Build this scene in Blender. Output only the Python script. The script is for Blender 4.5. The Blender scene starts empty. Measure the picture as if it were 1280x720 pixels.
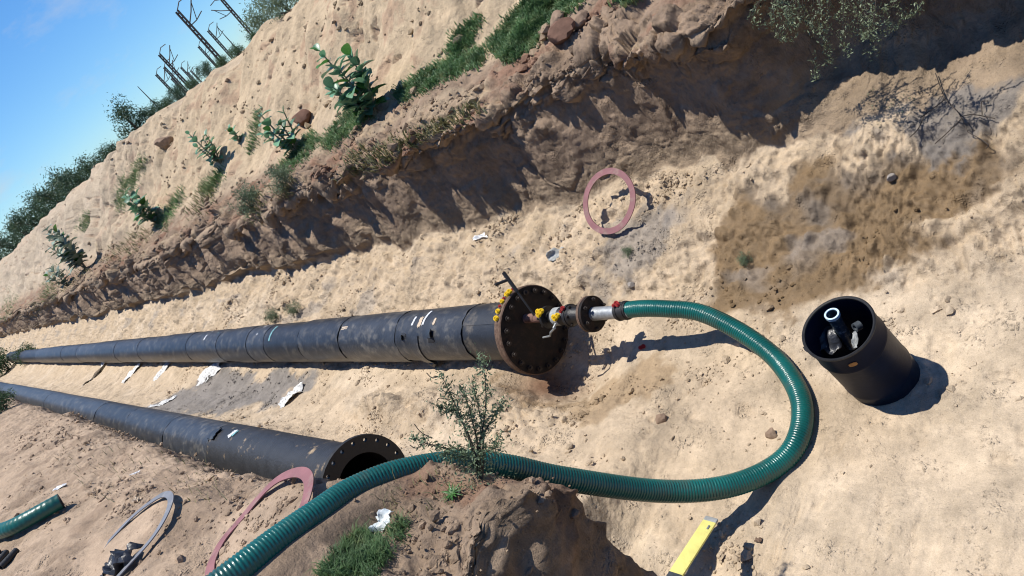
import bpy, bmesh, math, random
import numpy as np
from mathutils import Vector, Matrix
from mathutils.bvhtree import BVHTree

# ------------------------------------------------------------------ camera
F = 950.0; ROLL = math.radians(40); PITCH = math.radians(24); AZ = math.radians(32); H = 4.85
_f = np.array([-math.cos(AZ)*math.cos(PITCH), math.sin(AZ)*math.cos(PITCH), -math.sin(PITCH)])
_r0 = np.cross(_f, [0, 0, 1]); _r0 /= np.linalg.norm(_r0); _u0 = np.cross(_r0, _f)
_r = math.cos(ROLL)*_r0 - math.sin(ROLL)*_u0
_u = math.sin(ROLL)*_r0 + math.cos(ROLL)*_u0
CAM = np.array([0, 0, H])
scene = bpy.context.scene
cd = bpy.data.cameras.new('camera'); cam = bpy.data.objects.new('camera', cd)
scene.collection.objects.link(cam); scene.camera = cam
cd.sensor_width = 36; cd.lens = F/1280*36; cd.clip_start = .05; cd.clip_end = 3000
m = Matrix.Identity(4)
for i in range(3):
    m[i][0] = _r[i]; m[i][1] = _u[i]; m[i][2] = -_f[i]; m[i][3] = CAM[i]
cam.matrix_world = m

# ------------------------------------------------------------------ sky and sun
LT = np.array([.25, .13, -1.0]); LT /= np.linalg.norm(LT)          # direction the sunlight travels
w = bpy.data.worlds.new('World'); scene.world = w; w.use_nodes = True
nt = w.node_tree; nt.nodes.clear()
N = nt.nodes.new; Lk = nt.links.new
out = N('ShaderNodeOutputWorld'); bg = N('ShaderNodeBackground'); sky = N('ShaderNodeTexSky')
sky.sky_type = 'NISHITA'; sky.sun_disc = False
sky.sun_elevation = math.asin(-LT[2]); sky.sun_rotation = math.atan2(-LT[0], -LT[1])
sky.air_density = 1.0; sky.dust_density = 0.0; sky.ozone_density = 4.0; sky.altitude = 300
geo = N('ShaderNodeTexCoord'); mp = N('ShaderNodeMapping'); mp.inputs['Scale'].default_value = (1.4, 1.4, 3.4)
n1 = N('ShaderNodeTexNoise'); n1.inputs['Scale'].default_value = 4.2; n1.inputs['Detail'].default_value = 9; n1.inputs['Roughness'].default_value = .6
cr = N('ShaderNodeValToRGB'); cr.color_ramp.elements[0].position = .53; cr.color_ramp.elements[1].position = .85
hs = N('ShaderNodeHueSaturation'); hs.inputs['Saturation'].default_value = 1.18; hs.inputs['Value'].default_value = 1.6
mx = N('ShaderNodeMix'); mx.data_type = 'RGBA'; mx.inputs['B'].default_value = (9.0, 9.3, 9.8, 1)
sc_ = N('ShaderNodeMath'); sc_.operation = 'MULTIPLY'; sc_.inputs[1].default_value = .75
Lk(geo.outputs['Generated'], mp.inputs[0]); Lk(mp.outputs[0], n1.inputs['Vector']); Lk(n1.outputs['Fac'], cr.inputs[0])
Lk(cr.outputs[0], sc_.inputs[0]); Lk(sc_.outputs[0], mx.inputs['Factor']); Lk(sky.outputs[0], hs.inputs['Color'])
tn_ = N('ShaderNodeVectorMath'); tn_.operation = 'MULTIPLY'; tn_.inputs[1].default_value = (.74, .98, 1.2); Lk(hs.outputs[0], tn_.inputs[0]); Lk(tn_.outputs[0], mx.inputs['A']); Lk(mx.outputs['Result'], bg.inputs[0]); Lk(bg.outputs[0], out.inputs[0])
bg.inputs[1].default_value = .06
sd = bpy.data.lights.new('sun', 'SUN'); sd.energy = 5.0; sd.angle = math.radians(.53); sd.color = (1, .95, .87)
sun = bpy.data.objects.new('sun', sd); scene.collection.objects.link(sun)
sun.rotation_euler = Vector(LT).to_track_quat('-Z', 'Y').to_euler(); sun.location = (0, 0, 30)
vs = scene.view_settings; vs.view_transform = 'Standard'; vs.look = 'None'; vs.exposure = 0.26; vs.gamma = 1.0; vs.use_curve_mapping = False

scene.cycles.filter_width = 1.1
random.seed(7); rng = np.random.default_rng(7)
COL = scene.collection

# ------------------------------------------------------------------ helpers
def ray(px, py): return _f*F + _r*(px-640) + _u*(360-py)
def atd(px, py, d): return CAM + ray(px, py)*(d/F)
def atz(px, py, z): d = ray(px, py); return CAM + d*((z-H)/d[2])
def aty(px, py, y): d = ray(px, py); return CAM + d*(y/d[1])
def proj(P):
    d = np.asarray(P, float)-CAM; z = d@_f
    return 640+F*(d@_r)/z, 360-F*(d@_u)/z, z

_P = np.random.default_rng(5).permutation(256).astype(np.int32); _P = np.concatenate([_P, _P, _P])
_G = np.random.default_rng(3).normal(size=(256, 3)).astype(np.float32); _G /= np.linalg.norm(_G, axis=1)[:, None]
def perlin(x, y, z=0.0):
    x = np.asarray(x, np.float32); y = np.asarray(y, np.float32); z = np.asarray(z, np.float32)
    sh = np.broadcast_shapes(x.shape, y.shape, z.shape)
    x0 = np.floor(x); y0 = np.floor(y); z0 = np.floor(z)
    fx, fy, fz = x-x0, y-y0, z-z0
    ix, iy, iz = x0.astype(np.int32) & 255, y0.astype(np.int32) & 255, z0.astype(np.int32) & 255
    s = lambda t: t*t*t*(t*(t*6-15)+10)
    u, v, q = s(fx), s(fy), s(fz)
    res = np.zeros(sh, np.float32)
    for dx in (0, 1):
        wx = u if dx else 1-u; a = _P[ix+dx]
        for dy in (0, 1):
            wxy = wx*(v if dy else 1-v); b = _P[a+iy+dy]
            for dz in (0, 1):
                if dz and z.ndim == 0 and float(fz) == 0: continue
                g = _P[b+iz+dz] & 255
                res += wxy*(q if dz else 1-q)*(_G[g, 0]*(fx-dx)+_G[g, 1]*(fy-dy)+_G[g, 2]*(fz-dz))
    return res*1.5
def worley(x, y, z):
    """random value of the nearest cell and distance to the cell border"""
    x = np.asarray(x, np.float32); y = np.asarray(y, np.float32); z = np.asarray(z, np.float32)
    x0, y0, z0 = [np.floor(q).astype(np.int32) for q in (x, y, z)]
    d1 = np.full(x.shape, 9., np.float32); d2 = d1.copy(); val = np.zeros(x.shape, np.float32)
    for i in (-1, 0, 1):
        for j in (-1, 0, 1):
            for k in (-1, 0, 1):
                h = _P[_P[_P[(x0+i) & 255]+((y0+j) & 255)]+((z0+k) & 255)]
                g = _G[h]*.28+.5
                d = np.sqrt((x0+i+g[..., 0]-x)**2+(y0+j+g[..., 1]-y)**2+(z0+k+g[..., 2]-z)**2)
                c_ = d < d1; d2 = np.where(c_, d1, np.minimum(d2, d)); val = np.where(c_, h/255., val); d1 = np.minimum(d1, d)
    return val, d2-d1
def fbm(x, y, z=0.0, o=4, g=.5, l=2.03):
    r = 0; a = 1.0; x = np.asarray(x); y = np.asarray(y); z = np.asarray(z)
    for i in range(o):
        r = r + a*perlin(x+17.3*i, y+5.1*i, z+9.7*i); x = x*l; y = y*l; z = z*l; a *= g
    return r
def ridged(x, y, z=0.0, o=3, g=.5):
    r = 0; a = 1.0; x = np.asarray(x); y = np.asarray(y); z = np.asarray(z)
    for i in range(o):
        r = r + a*(1-2*np.abs(perlin(x+31*i, y+7*i, z+3*i))); x = x*2.1; y = y*2.1; z = z*2.1; a *= g
    return r
def sstep(a, b, x):
    t = np.clip((np.asarray(x, float)-a)/(b-a), 0, 1); return t*t*(3-2*t)

def tag(o, label=None, cat=None, group=None, kind=None):
    if label: o['label'] = label
    if cat: o['category'] = cat
    if group: o['group'] = group
    if kind: o['kind'] = kind
    return o
def empty(name, loc, label=None, cat=None, group=None):
    o = bpy.data.objects.new(name, None); COL.objects.link(o); o.location = Vector(loc); o.empty_display_size = .1
    return tag(o, label, cat, group)
def root_loc(o):
    l = Vector((0, 0, 0))
    while o is not None:
        l += o.location; o = o.parent
    return l

class MB:
    """collects geometry in world coordinates; build() links it as one mesh"""
    def __init__(s): s.v = []; s.f = []
    def add(s, vs_, fs):
        b = len(s.v); s.v += [tuple(map(float, q)) for q in vs_]; s.f += [tuple(b+i for i in q) for q in fs]
    def tube(s, pts, rad, seg=8, cap=True):
        pts = [Vector(p) for p in pts]; n = len(pts)
        if not hasattr(rad, '__len__'): rad = [rad]*n
        up = Vector((0, 0, 1)); vs_ = []; prev = None
        for i, p in enumerate(pts):
            t = (pts[min(i+1, n-1)]-pts[max(i-1, 0)]).normalized()
            if prev is None:
                a = t.cross(up)
                if a.length < .1: a = t.cross(Vector((1, 0, 0)))
                a.normalize()
            else:
                a = (prev - t*prev.dot(t)).normalized()
            prev = a; b = t.cross(a)
            for k in range(seg):
                an = 2*math.pi*k/seg
                vs_.append(p + (a*math.cos(an)+b*math.sin(an))*rad[i])
        fs = []
        for i in range(n-1):
            for k in range(seg):
                k2 = (k+1) % seg
                fs.append((i*seg+k, i*seg+k2, (i+1)*seg+k2, (i+1)*seg+k))
        if cap:
            fs.append(tuple(range(seg-1, -1, -1))); fs.append(tuple((n-1)*seg+k for k in range(seg)))
        s.add(vs_, fs)
    def lathe(s, O, axis, prof, seg=48, closed=False):
        """prof: list of (along, radius)"""
        O = Vector(O); ax = Vector(axis).normalized(); a = ax.cross(Vector((0, 0, 1)))
        if a.length < .1: a = ax.cross(Vector((1, 0, 0)))
        a.normalize(); b = ax.cross(a); vs_ = []; n = len(prof)
        for (h_, r_) in prof:
            for k in range(seg):
                an = 2*math.pi*k/seg; vs_.append(O+ax*h_+(a*math.cos(an)+b*math.sin(an))*r_)
        fs = []
        for i in range(n if closed else n-1):
            j = (i+1) % n
            for k in range(seg):
                k2 = (k+1) % seg; fs.append((i*seg+k, i*seg+k2, j*seg+k2, j*seg+k))
        s.add(vs_, fs)
    def box(s, c, ax, ay, az_):
        c = Vector(c); ax, ay, az_ = Vector(ax), Vector(ay), Vector(az_)
        vs_ = [c+ax*i+ay*j+az_*k for i in (-1, 1) for j in (-1, 1) for k in (-1, 1)]
        s.add(vs_, [(0, 1, 3, 2), (4, 6, 7, 5), (0, 4, 5, 1), (2, 3, 7, 6), (0, 2, 6, 4), (1, 5, 7, 3)])
    def build(s, name, mat, parent=None, smooth=True, angle=35, bevel=0):
        off = root_loc(parent) if parent is not None else Vector((0, 0, 0))
        me = bpy.data.meshes.new(name)
        me.from_pydata([(x-off.x, y-off.y, z-off.z) for x, y, z in s.v], [], s.f)
        bm = bmesh.new(); bm.from_mesh(me); bmesh.ops.recalc_face_normals(bm, faces=bm.faces)
        if bevel: bmesh.ops.bevel(bm, geom=[e for e in bm.edges if e.calc_face_angle(0) > .6], offset=bevel, segments=2, affect='EDGES', profile=.6)
        bm.to_mesh(me); bm.free()
        me.materials.append(mat)
        if smooth:
            me.polygons.foreach_set('use_smooth', [True]*len(me.polygons)); me.set_sharp_from_angle(angle=math.radians(angle))
        o = bpy.data.objects.new(name, me); COL.objects.link(o)
        if parent is not None: o.parent = parent
        return o

def fast_mesh(name, verts, faces, mat, smooth=True):
    """numpy vertices (n,3) and faces (m,k)"""
    me = bpy.data.meshes.new(name); nf, k = faces.shape
    me.vertices.add(len(verts)); me.vertices.foreach_set('co', np.ascontiguousarray(verts, np.float32).ravel())
    me.loops.add(nf*k); me.loops.foreach_set('vertex_index', np.ascontiguousarray(faces, np.int32).ravel())
    me.polygons.add(nf); me.polygons.foreach_set('loop_start', np.arange(0, nf*k, k, dtype=np.int32))
    me.polygons.foreach_set('use_smooth', np.full(nf, smooth)); me.update(calc_edges=True); me.validate()
    me.materials.append(mat); o = bpy.data.objects.new(name, me); COL.objects.link(o); return o

# ------------------------------------------------------------------ materials
def material(name, col, rough=.6, var=.2, scale=8, bump=.15, bscale=60, metal=0, spec=.5, col2=None, fac2=(.5, .62), s2=3, coat=0, trans=0, attr=None, spread=None):
    m_ = bpy.data.materials.new(name); m_.use_nodes = True; t = m_.node_tree; b = t.nodes['Principled BSDF']
    n = t.nodes.new; l = t.links.new
    tc = n('ShaderNodeTexCoord')
    no = n('ShaderNodeTexNoise'); no.inputs['Scale'].default_value = scale; no.inputs['Detail'].default_value = 6; l(tc.outputs['Object'], no.inputs['Vector'])
    mr = n('ShaderNodeMapRange'); mr.inputs[1].default_value = .25; mr.inputs[2].default_value = .75
    mr.inputs[3].default_value = 1-var; mr.inputs[4].default_value = 1+var; l(no.outputs['Fac'], mr.inputs[0])
    src = None
    if attr:
        at = n('ShaderNodeAttribute'); at.attribute_name = attr; src = at.outputs['Color']
    else:
        rgb = n('ShaderNodeRGB'); rgb.outputs[0].default_value = (*col, 1); src = rgb.outputs[0]
    if col2:
        no2 = n('ShaderNodeTexNoise'); no2.inputs['Scale'].default_value = s2; no2.inputs['Detail'].default_value = 8; no2.inputs['Roughness'].default_value = .65; l(tc.outputs['Object'], no2.inputs['Vector'])
        m2 = n('ShaderNodeMapRange'); m2.inputs[1].default_value = fac2[0]; m2.inputs[2].default_value = fac2[1]; l(no2.outputs['Fac'], m2.inputs[0])
        mix = n('ShaderNodeMix'); mix.data_type = 'RGBA'; mix.inputs['B'].default_value = (*col2, 1); l(m2.outputs[0], mix.inputs['Factor']); l(src, mix.inputs['A']); src = mix.outputs['Result']
    if spread:   # per-object brightness change
        oi = n('ShaderNodeObjectInfo'); mo = n('ShaderNodeMapRange'); mo.inputs[3].default_value = 1-spread; mo.inputs[4].default_value = 1+spread; l(oi.outputs['Random'], mo.inputs[0])
        mm = n('ShaderNodeMath'); mm.operation = 'MULTIPLY'; l(mo.outputs[0], mm.inputs[0]); l(mr.outputs[0], mm.inputs[1]); vsrc = mm.outputs[0]
    else: vsrc = mr.outputs[0]
    vm = n('ShaderNodeVectorMath'); vm.operation = 'SCALE'; l(src, vm.inputs[0]); l(vsrc, vm.inputs['Scale']); l(vm.outputs[0], b.inputs['Base Color'])
    b.inputs['Roughness'].default_value = rough; b.inputs['Metallic'].default_value = metal; b.inputs['Specular IOR Level'].default_value = spec
    if coat: b.inputs['Coat Weight'].default_value = coat
    if bump:
        nb = n('ShaderNodeTexNoise'); nb.inputs['Scale'].default_value = bscale; nb.inputs['Detail'].default_value = 5; l(tc.outputs['Object'], nb.inputs['Vector'])
        bp = n('ShaderNodeBump'); bp.inputs['Strength'].default_value = bump; bp.inputs['Distance'].default_value = .02; l(nb.outputs['Fac'], bp.inputs['Height']); l(bp.outputs[0], b.inputs['Normal'])
    if trans:
        tr = n('ShaderNodeBsdfTranslucent'); l(vm.outputs[0], tr.inputs[0]); ms = n('ShaderNodeMixShader'); ms.inputs[0].default_value = trans
        l(b.outputs[0], ms.inputs[1]); l(tr.outputs[0], ms.inputs[2]); l(ms.outputs[0], t.nodes['Material Output'].inputs[0])
    return m_

def ground_material():
    m_ = bpy.data.materials.new('soil'); m_.use_nodes = True; t = m_.node_tree; b = t.nodes['Principled BSDF']; n = t.nodes.new; l = t.links.new
    tc = n('ShaderNodeTexCoord'); at = n('ShaderNodeAttribute'); at.attribute_name = 'soil'
    def noise(s, d=6, r=.6):
        q = n('ShaderNodeTexNoise'); q.inputs['Scale'].default_value = s; q.inputs['Detail'].default_value = d; q.inputs['Roughness'].default_value = r; l(tc.outputs['Object'], q.inputs['Vector']); return q.outputs['Fac']
    def mr(x, a, b_, c, d):
        q = n('ShaderNodeMapRange'); q.inputs[1].default_value = a; q.inputs[2].default_value = b_; q.inputs[3].default_value = c; q.inputs[4].default_value = d; l(x, q.inputs[0]); return q.outputs[0]
    def mul(a, b_):
        q = n('ShaderNodeMath'); q.operation = 'MULTIPLY'; l(a, q.inputs[0]); l(b_, q.inputs[1]); return q.outputs[0]
    def add(a, b_):
        q = n('ShaderNodeMath'); q.operation = 'ADD'; l(a, q.inputs[0]); l(b_, q.inputs[1]); return q.outputs[0]
    v = mul(mr(noise(2.2), .3, .7, .86, 1.12), mr(noise(16), .3, .7, .88, 1.10))
    v = mul(v, mr(noise(110, 3), .3, .7, .86, 1.12))
    specks = mr(noise(60, 2, .5), .66, .72, 1.0, .62)
    v = mul(v, specks)
    vm = n('ShaderNodeVectorMath'); vm.operation = 'SCALE'; l(at.outputs['Color'], vm.inputs[0]); l(v, vm.inputs['Scale']); l(vm.outputs[0], b.inputs['Base Color'])
    l(mr(at.outputs['Alpha'], 0, 1, .97, .62), b.inputs['Roughness']); b.inputs['Specular IOR Level'].default_value = .25
    vo = n('ShaderNodeTexVoronoi'); vo.inputs['Scale'].default_value = 34; vo.feature = 'F1'
    wv = n('ShaderNodeVectorMath'); wv.operation = 'ADD'; nv = n('ShaderNodeTexNoise'); nv.inputs['Scale'].default_value = 20; nv.inputs['Detail'].default_value = 3; l(tc.outputs['Object'], nv.inputs['Vector'])
    sv_ = n('ShaderNodeVectorMath'); sv_.operation = 'SCALE'; sv_.inputs['Scale'].default_value = .06; l(nv.outputs['Color'], sv_.inputs[0]); l(tc.outputs['Object'], wv.inputs[0]); l(sv_.outputs[0], wv.inputs[1]); l(wv.outputs[0], vo.inputs['Vector'])
    lumps = mul(mr(vo.outputs['Distance'], 0, .55, 1, 0), mr(noise(3.2, 6, .65), .54, .66, 0, .75))
    hgt = add(mul(noise(9, 12, .70), mr(noise(1.7, 4), .38, .68, .25, 2.2)), lumps)
    pits = mul(mr(noise(26, 4, .6), .30, .40, -.8, 0), mr(noise(3.1, 6, .65), .56, .68, 0, .8))
    gn_ = n('ShaderNodeNewGeometry'); sx_ = n('ShaderNodeSeparateXYZ'); l(gn_.outputs['Normal'], sx_.inputs[0]); ab = n('ShaderNodeMath'); ab.operation = 'ABSOLUTE'; l(sx_.outputs['Z'], ab.inputs[0])
    mpp = n('ShaderNodeMapping'); mpp.inputs['Scale'].default_value = (11, 11, 3.2); l(tc.outputs['Object'], mpp.inputs[0]); ns_ = n('ShaderNodeTexNoise'); ns_.inputs['Scale'].default_value = 1; ns_.inputs['Detail'].default_value = 10; ns_.inputs['Roughness'].default_value = .72; l(mpp.outputs[0], ns_.inputs['Vector'])
    hgt = add(hgt, mul(mul(ns_.outputs['Fac'], mr(ab.outputs[0], .35, .72, 1, 0)), mr(noise(1.5, 3), .3, .7, 1.5, 3.5)))
    hgt = mul(add(hgt, pits), mr(at.outputs['Alpha'], 0, 1, 1, .35))
    bp = n('ShaderNodeBump'); bp.inputs['Strength'].default_value = 1.0; bp.inputs['Distance'].default_value = .034; l(hgt, bp.inputs['Height']); l(bp.outputs[0], b.inputs['Normal'])
    return m_

M = {}
M['soil'] = ground_material()
M['clod'] = material('clod', (.4, .32, .2), .95, .2, 30, .5, 90, spec=.15, attr='soil')
M['wrap'] = material('wrap', (.026, .030, .037), .42, .35, 5, .25, 24, spec=.5, col2=(.15, .14, .12), fac2=(.50, .82), s2=6, spread=.3)
M['pipe'] = material('pipe', (.02, .023, .028), .45, .3, 6, .2, 30, spec=.5, col2=(.17, .145, .11), fac2=(.52, .8), s2=5)
M['pipe_mud'] = material('pipe_mud', (.025, .027, .031), .5, .3, 6, .3, 30, spec=.45, col2=(.34, .25, .15), fac2=(.60, .70), s2=4.2)
M['inside'] = material('inside', (.008, .008, .009), .7, .2, 5, .1, 30)
M['rust'] = material('rust', (.013, .010, .009), .75, .3, 12, .3, 60, spec=.3, col2=(.045, .022, .013), fac2=(.5, .8), s2=7)
M['rust_edge'] = material('rust_edge', (.13, .085, .06), .7, .35, 20, .4, 60, spec=.3, col2=(.07, .03, .018), fac2=(.5, .7), s2=14)
M['rust_pink'] = material('rust_pink', (.20, .115, .095), .75, .3, 18, .4, 60, spec=.25, col2=(.09, .045, .03), fac2=(.5, .7), s2=10)
M['bolt'] = material('bolt', (.035, .028, .025), .55, .3, 30, .3, 90, metal=.5)
M['black_steel'] = material('black_steel', (.014, .014, .015), .5, .3, 20, .2, 60)
M['galv'] = material('galv', (.34, .36, .37), .5, .25, 25, .2, 80, metal=.55, col2=(.2, .12, .08), fac2=(.6, .75), s2=16)
M['hose'] = material('hose', (.005, .09, .08), .27, .4, 2.2, .2, 30, spec=.55, col2=(.05, .075, .06), fac2=(.55, .78), s2=3.2)
M['hose_mud'] = material('hose_mud', (.006, .10, .08), .36, .25, 4, .15, 40, col2=(.012, .05, .045), fac2=(.45, .7), s2=4)
M['rubber'] = material('rubber', (.012, .012, .013), .6, .2, 20, .2, 60)
M['drum'] = material('drum', (.003, .008, .026), .38, .3, 4, .06, 20, spec=.07, col2=(.006, .011, .028), fac2=(.5, .8), s2=5)
M['sticker'] = material('sticker', (.28, .13, .03), .6, .3, 30, .1, 60)
M['white_plastic'] = material('white_plastic', (.75, .76, .76), .4, .08, 20, .1, 40)
M['blue_white'] = material('blue_white', (.50, .66, .78), .3, .15, 20, .1, 40)
M['clear_tube'] = material('clear_tube', (.035, .06, .085), .2, .4, 14, .1, 40, col2=(.22, .28, .33), fac2=(.55, .7), s2=14)
M['pink'] = material('pink', (.23, .095, .10), .65, .2, 9, .15, 50, col2=(.28, .20, .16), fac2=(.50, .72), s2=6)
M['grey_rubber'] = material('grey_rubber', (.16, .17, .19), .6, .2, 9, .15, 50, col2=(.34, .31, .27), fac2=(.55, .75), s2=8)
M['yellow_flower'] = material('yellow_flower', (.85, .58, .01), .8, .25, 60, .6, 120, trans=.15)
M['red_flower'] = material('red_flower', (.36, .02, .02), .8, .3, 60, .6, 120, trans=.1)
M['yellow_paint'] = material('yellow_paint', (.72, .66, .20), .6, .15, 10, .2, 60, col2=(.5, .5, .36), fac2=(.66, .78), s2=14)
M['worn_grey'] = material('worn_grey', (.30, .31, .30), .7, .3, 20, .3, 60)
M['dark_grey'] = material('dark_grey', (.05, .06, .07), .6, .3, 20, .3, 60)
M['rag'] = material('rag', (.62, .62, .60), .85, .2, 14, .3, 50, col2=(.25, .25, .25), fac2=(.52, .62), s2=22)
M['rag_dark'] = material('rag_dark', (.03, .032, .038), .35, .3, 14, .3, 50)
M['bag'] = material('bag', (.55, .60, .62), .3, .25, 25, .5, 30, spec=.7)
M['tape'] = material('tape', (.50, .40, .29), .7, .2, 20, .2, 60)
M['white_mark'] = material('white_mark', (.62, .64, .66), .6, .3, 25, .2, 60, col2=(.2, .21, .22), fac2=(.52, .72), s2=22)
M['aqua_mark'] = material('aqua_mark', (.16, .36, .38), .6, .3, 25, .2, 60, col2=(.04, .06, .07), fac2=(.5, .7), s2=20)
M['leaf_blue'] = material('leaf_blue', (.13, .27, .16), .38, .3, 12, .05, 40, trans=.2, spread=.45)
M['leaf_dust'] = material('leaf_dust', (.20, .27, .22), .6, .3, 12, .05, 40, trans=.15, spread=.4)
M['leaf_fresh'] = material('leaf_fresh', (.06, .17, .035), .45, .3, 12, .05, 40, trans=.3, spread=.3)
M['stem'] = material('stem', (.16, .15, .10), .8, .3, 30, .3, 60)
M['twig'] = material('twig', (.055, .042, .032), .85, .3, 30, .3, 60)
M['grass'] = material('grass', (.095, .185, .07), .6, .5, 2.5, 0, 40, trans=.3, col2=(.20, .22, .10), fac2=(.5, .72), s2=5)
M['grass_dry'] = material('grass_dry', (.20, .19, .09), .7, .4, 4, 0, 40, trans=.2, col2=(.07, .10, .04), fac2=(.5, .65), s2=3)
M['foliage'] = material('foliage', (.05, .105, .04), .6, .5, 3, 0, 40, trans=.2, col2=(.06, .10, .04), fac2=(.5, .7), s2=4)
M['foliage_dark'] = material('foliage_dark', (.032, .078, .036), .6, .5, 2, 0, 40, trans=.15)
M['foliage_grey'] = material('foliage_grey', (.13, .18, .10), .65, .45, 3, 0, 40, trans=.2)
M['foliage_hang'] = material('foliage_hang', (.17, .21, .12), .6, .5, 8, 0, 40, trans=.2)
M['mast'] = material('mast', (.05, .045, .045), .7, .2, 3, 0, 40)
M['rock_brown'] = material('rock_brown', (.15, .085, .06), .9, .3, 6, .8, 14, spec=.2)
M['rock_tan'] = material('rock_tan', (.24, .17, .12), .95, .3, 8, .8, 16, spec=.15)
M['rock_grey'] = material('rock_grey', (.26, .235, .21), .9, .25, 8, .6, 18, spec=.2)
M['wood'] = material('wood', (.3, .22, .14), .8, .2, 10, .3, 40)

# ------------------------------------------------------------------ paths needed by the ground
R1 = .37; P1Y, P1Z, P1X = 4.36, .47, -7.18        # big pipe: axis and end
R2 = .37; P2Y, P2Z, P2X = 1.69, .91, -7.59        # second pipe
HR = .088                                          # hose radius
hose_ctrl = [(-5.62, 4.37, .67), (-5.35, 4.39, .67), (-5.05, 4.43, .60), (-4.72, 4.47, .47), (-4.30, 4.36, .27), tuple(atz(973, 452, .12)), tuple(atz(1001, 500, .085)),
             tuple(atz(997, 550, .085)), tuple(atz(966, 585, .12)), (-3.72, 2.64, .33), (-3.99, 2.31, .69), (-4.22, 1.90, 1.38), (-4.33, 1.72, 1.74), (-4.41, 1.53, 2.04),
             (-4.47, 1.20, 2.37), (-4.49, .91, 2.57), (-4.45, .67, 2.69), (-4.41, .41, 2.81), (-4.37, .16, 2.91), (-4.39, -.12, 3.00), (-4.5, -.5, 3.12), (-4.6, -1.0, 3.24), (-4.65, -1.6, 3.32)]
def catmull(P, n=16):
    P = np.array(P, float); Q = np.vstack([2*P[0]-P[1], P, 2*P[-1]-P[-2]]); o = []
    for i in range(1, len(Q)-2):
        a, b, c, d = Q[i-1], Q[i], Q[i+1], Q[i+2]
        for t in np.linspace(0, 1, n, endpoint=False):
            o.append(.5*((2*b)+(c-a)*t+(2*a-5*b+4*c-d)*t*t+(3*b-a-3*c+d)*t**3))
    o.append(Q[-2]); return np.array(o)
hose_path = catmull(hose_ctrl)

# ------------------------------------------------------------------ ground: one sheet swept along the trench
def x_samples():
    xs = [7.0]; 
    while xs[-1] > -520:
        x = xs[-1]
        d = 3.0+.85*max(0, -x)
        st = .0029*d if x < -.5 else .05
        if x < -40: st *= 3.2
        if -3.55 < x < -2.95: st *= .4
        xs.append(x-st)
    return np.array(xs)
xs = x_samples(); nx = len(xs)
def n1d(s, o=3, seed=0.0): return fbm(xs*s+seed, np.full_like(xs, seed*1.7+.37), .5, o)
wr = sstep(-3.34, -3.12, xs + .10*n1d(2.2, 3, 4))         # right of the mound: bank set back under the photographer
wm = sstep(-4.95, -4.55, xs)*(1-wr)                        # mound spur
base = [  # y, z on the plain bank | mound | recessed
    ((-80, 3.4), (-80, 3.4), (-80, 3.4)), ((-8, 3.4), (-8, 3.4), (-8, 3.5)), ((-2.2, 3.15), (-2.2, 3.3), (-2.2, 3.35)),
    ((-.6, 2.95), (-.6, 3.05), (-1.2, 3.2)), ((.05, 2.76), (.1, 2.80), (-.5, 3.1)), ((.5, 2.63), (.72, 2.46), (-.1, 2.9)),
    ((.86, 2.42), (1.36, 2.25), (.05, 2.35)), ((1.06, 1.75), (1.43, 1.5), (.15, 1.55)), ((1.36, .8), (1.46, .7), (.3, .65)),
    ((2.1, .54), (1.52, .12), (.62, .18)), ((2.6, .22), (1.95, .03), (1.3, .05)), ((3.3, .02),)*3, ((4.2, .05),)*3, ((5.0, .15),)*3, ((5.7, .42),)*3]
KY, KZ = [], []
for a, b, c in base:
    w0 = 1-wr-wm
    KY.append(a[0]*w0+b[0]*wm+c[0]*wr); KZ.append(a[1]*w0+b[1]*wm+c[1]*wr)
bnk = (.07*n1d(.9, 4, 11)-.02)*(1-wm)
for k in (5, 6, 7, 8): KY[k] = KY[k]+bnk
# far bank
ovR = sstep(-4.5, -3.4, xs)
n_a = n1d(.30, 2, 2.0); n_b = n1d(.9, 3, 7.0); n_c = n1d(.6, 2, 23.0)
stp = np.tanh(4.5*n1d(.62, 3, 31.0)+1.2*n1d(2.4, 3, 37.))
far = sstep(-10, -18, xs)
basey = 6.56 + .24*n_a + .12*n_b - .15*ovR
basez = .80 + .14*n_c + .14*n1d(1.3, 3, 41) + .08*ovR
facey = 6.86 + .30*n_a + .14*n_b + .55*ovR
lipy = facey - .09 - .27*np.clip(stp, -.45, 1)*(1-ovR) - .60*ovR - .06*n1d(3.3, 3, 5)
lipz = 2.44 + .12*n1d(.5, 3, 51) + .09*n1d(2.3, 3, 57) + .25*ovR
KY += [basey, facey-.13, facey-.02, facey*.55+lipy*.45+.03, lipy, lipy+.05, lipy+.5, np.maximum(lipy+1.0, 8.45)+.15*n_c]
KZ += [basez, basez+.40, basez+.95, lipz-.16, lipz-.04, lipz+.08, lipz+.20, 2.80+.12*n1d(.5, 2, 61)]
gul = 1.35*n1d(.20, 3, 71); gul2 = 1.8*n1d(.42, 4, 77)
KY += [9.6+.35*gul, 10.7+.55*gul+.15*gul2, 11.8+.7*gul+.25*gul2, 12.7+.8*gul+.3*gul2, 15.5+.4*gul, np.full_like(xs, 30.), np.full_like(xs, 120.), np.full_like(xs, 600.)]
KZ += [3.45+.05*gul2, 4.38-.05*gul2, 5.26+.12*gul2, 5.60+.16*gul2+.08*n1d(1.5, 3, 5), 5.62+.08*gul2, np.full_like(xs, 5.5), np.full_like(xs, 5.4), np.full_like(xs, 5.4)]
cdn = sstep(-38, -23, xs)
for k_, v_ in ((-6, .22), (-5, .42), (-4, .42), (-3, .12)): KZ[k_] = KZ[k_]-v_*cdn
KY = np.array(KY); KZ = np.array(KZ)                       # (nk, nx)
rows = [2, 5, 12, 16, 26, 34, 30, 22, 22, 22, 24, 34, 34, 34, 36, 30, 26, 20, 14, 12, 26, 40, 38, 36, 36, 22, 12, 6, 4, 3]
assert len(rows) == len(KY)-1, (len(rows), len(KY))
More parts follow.
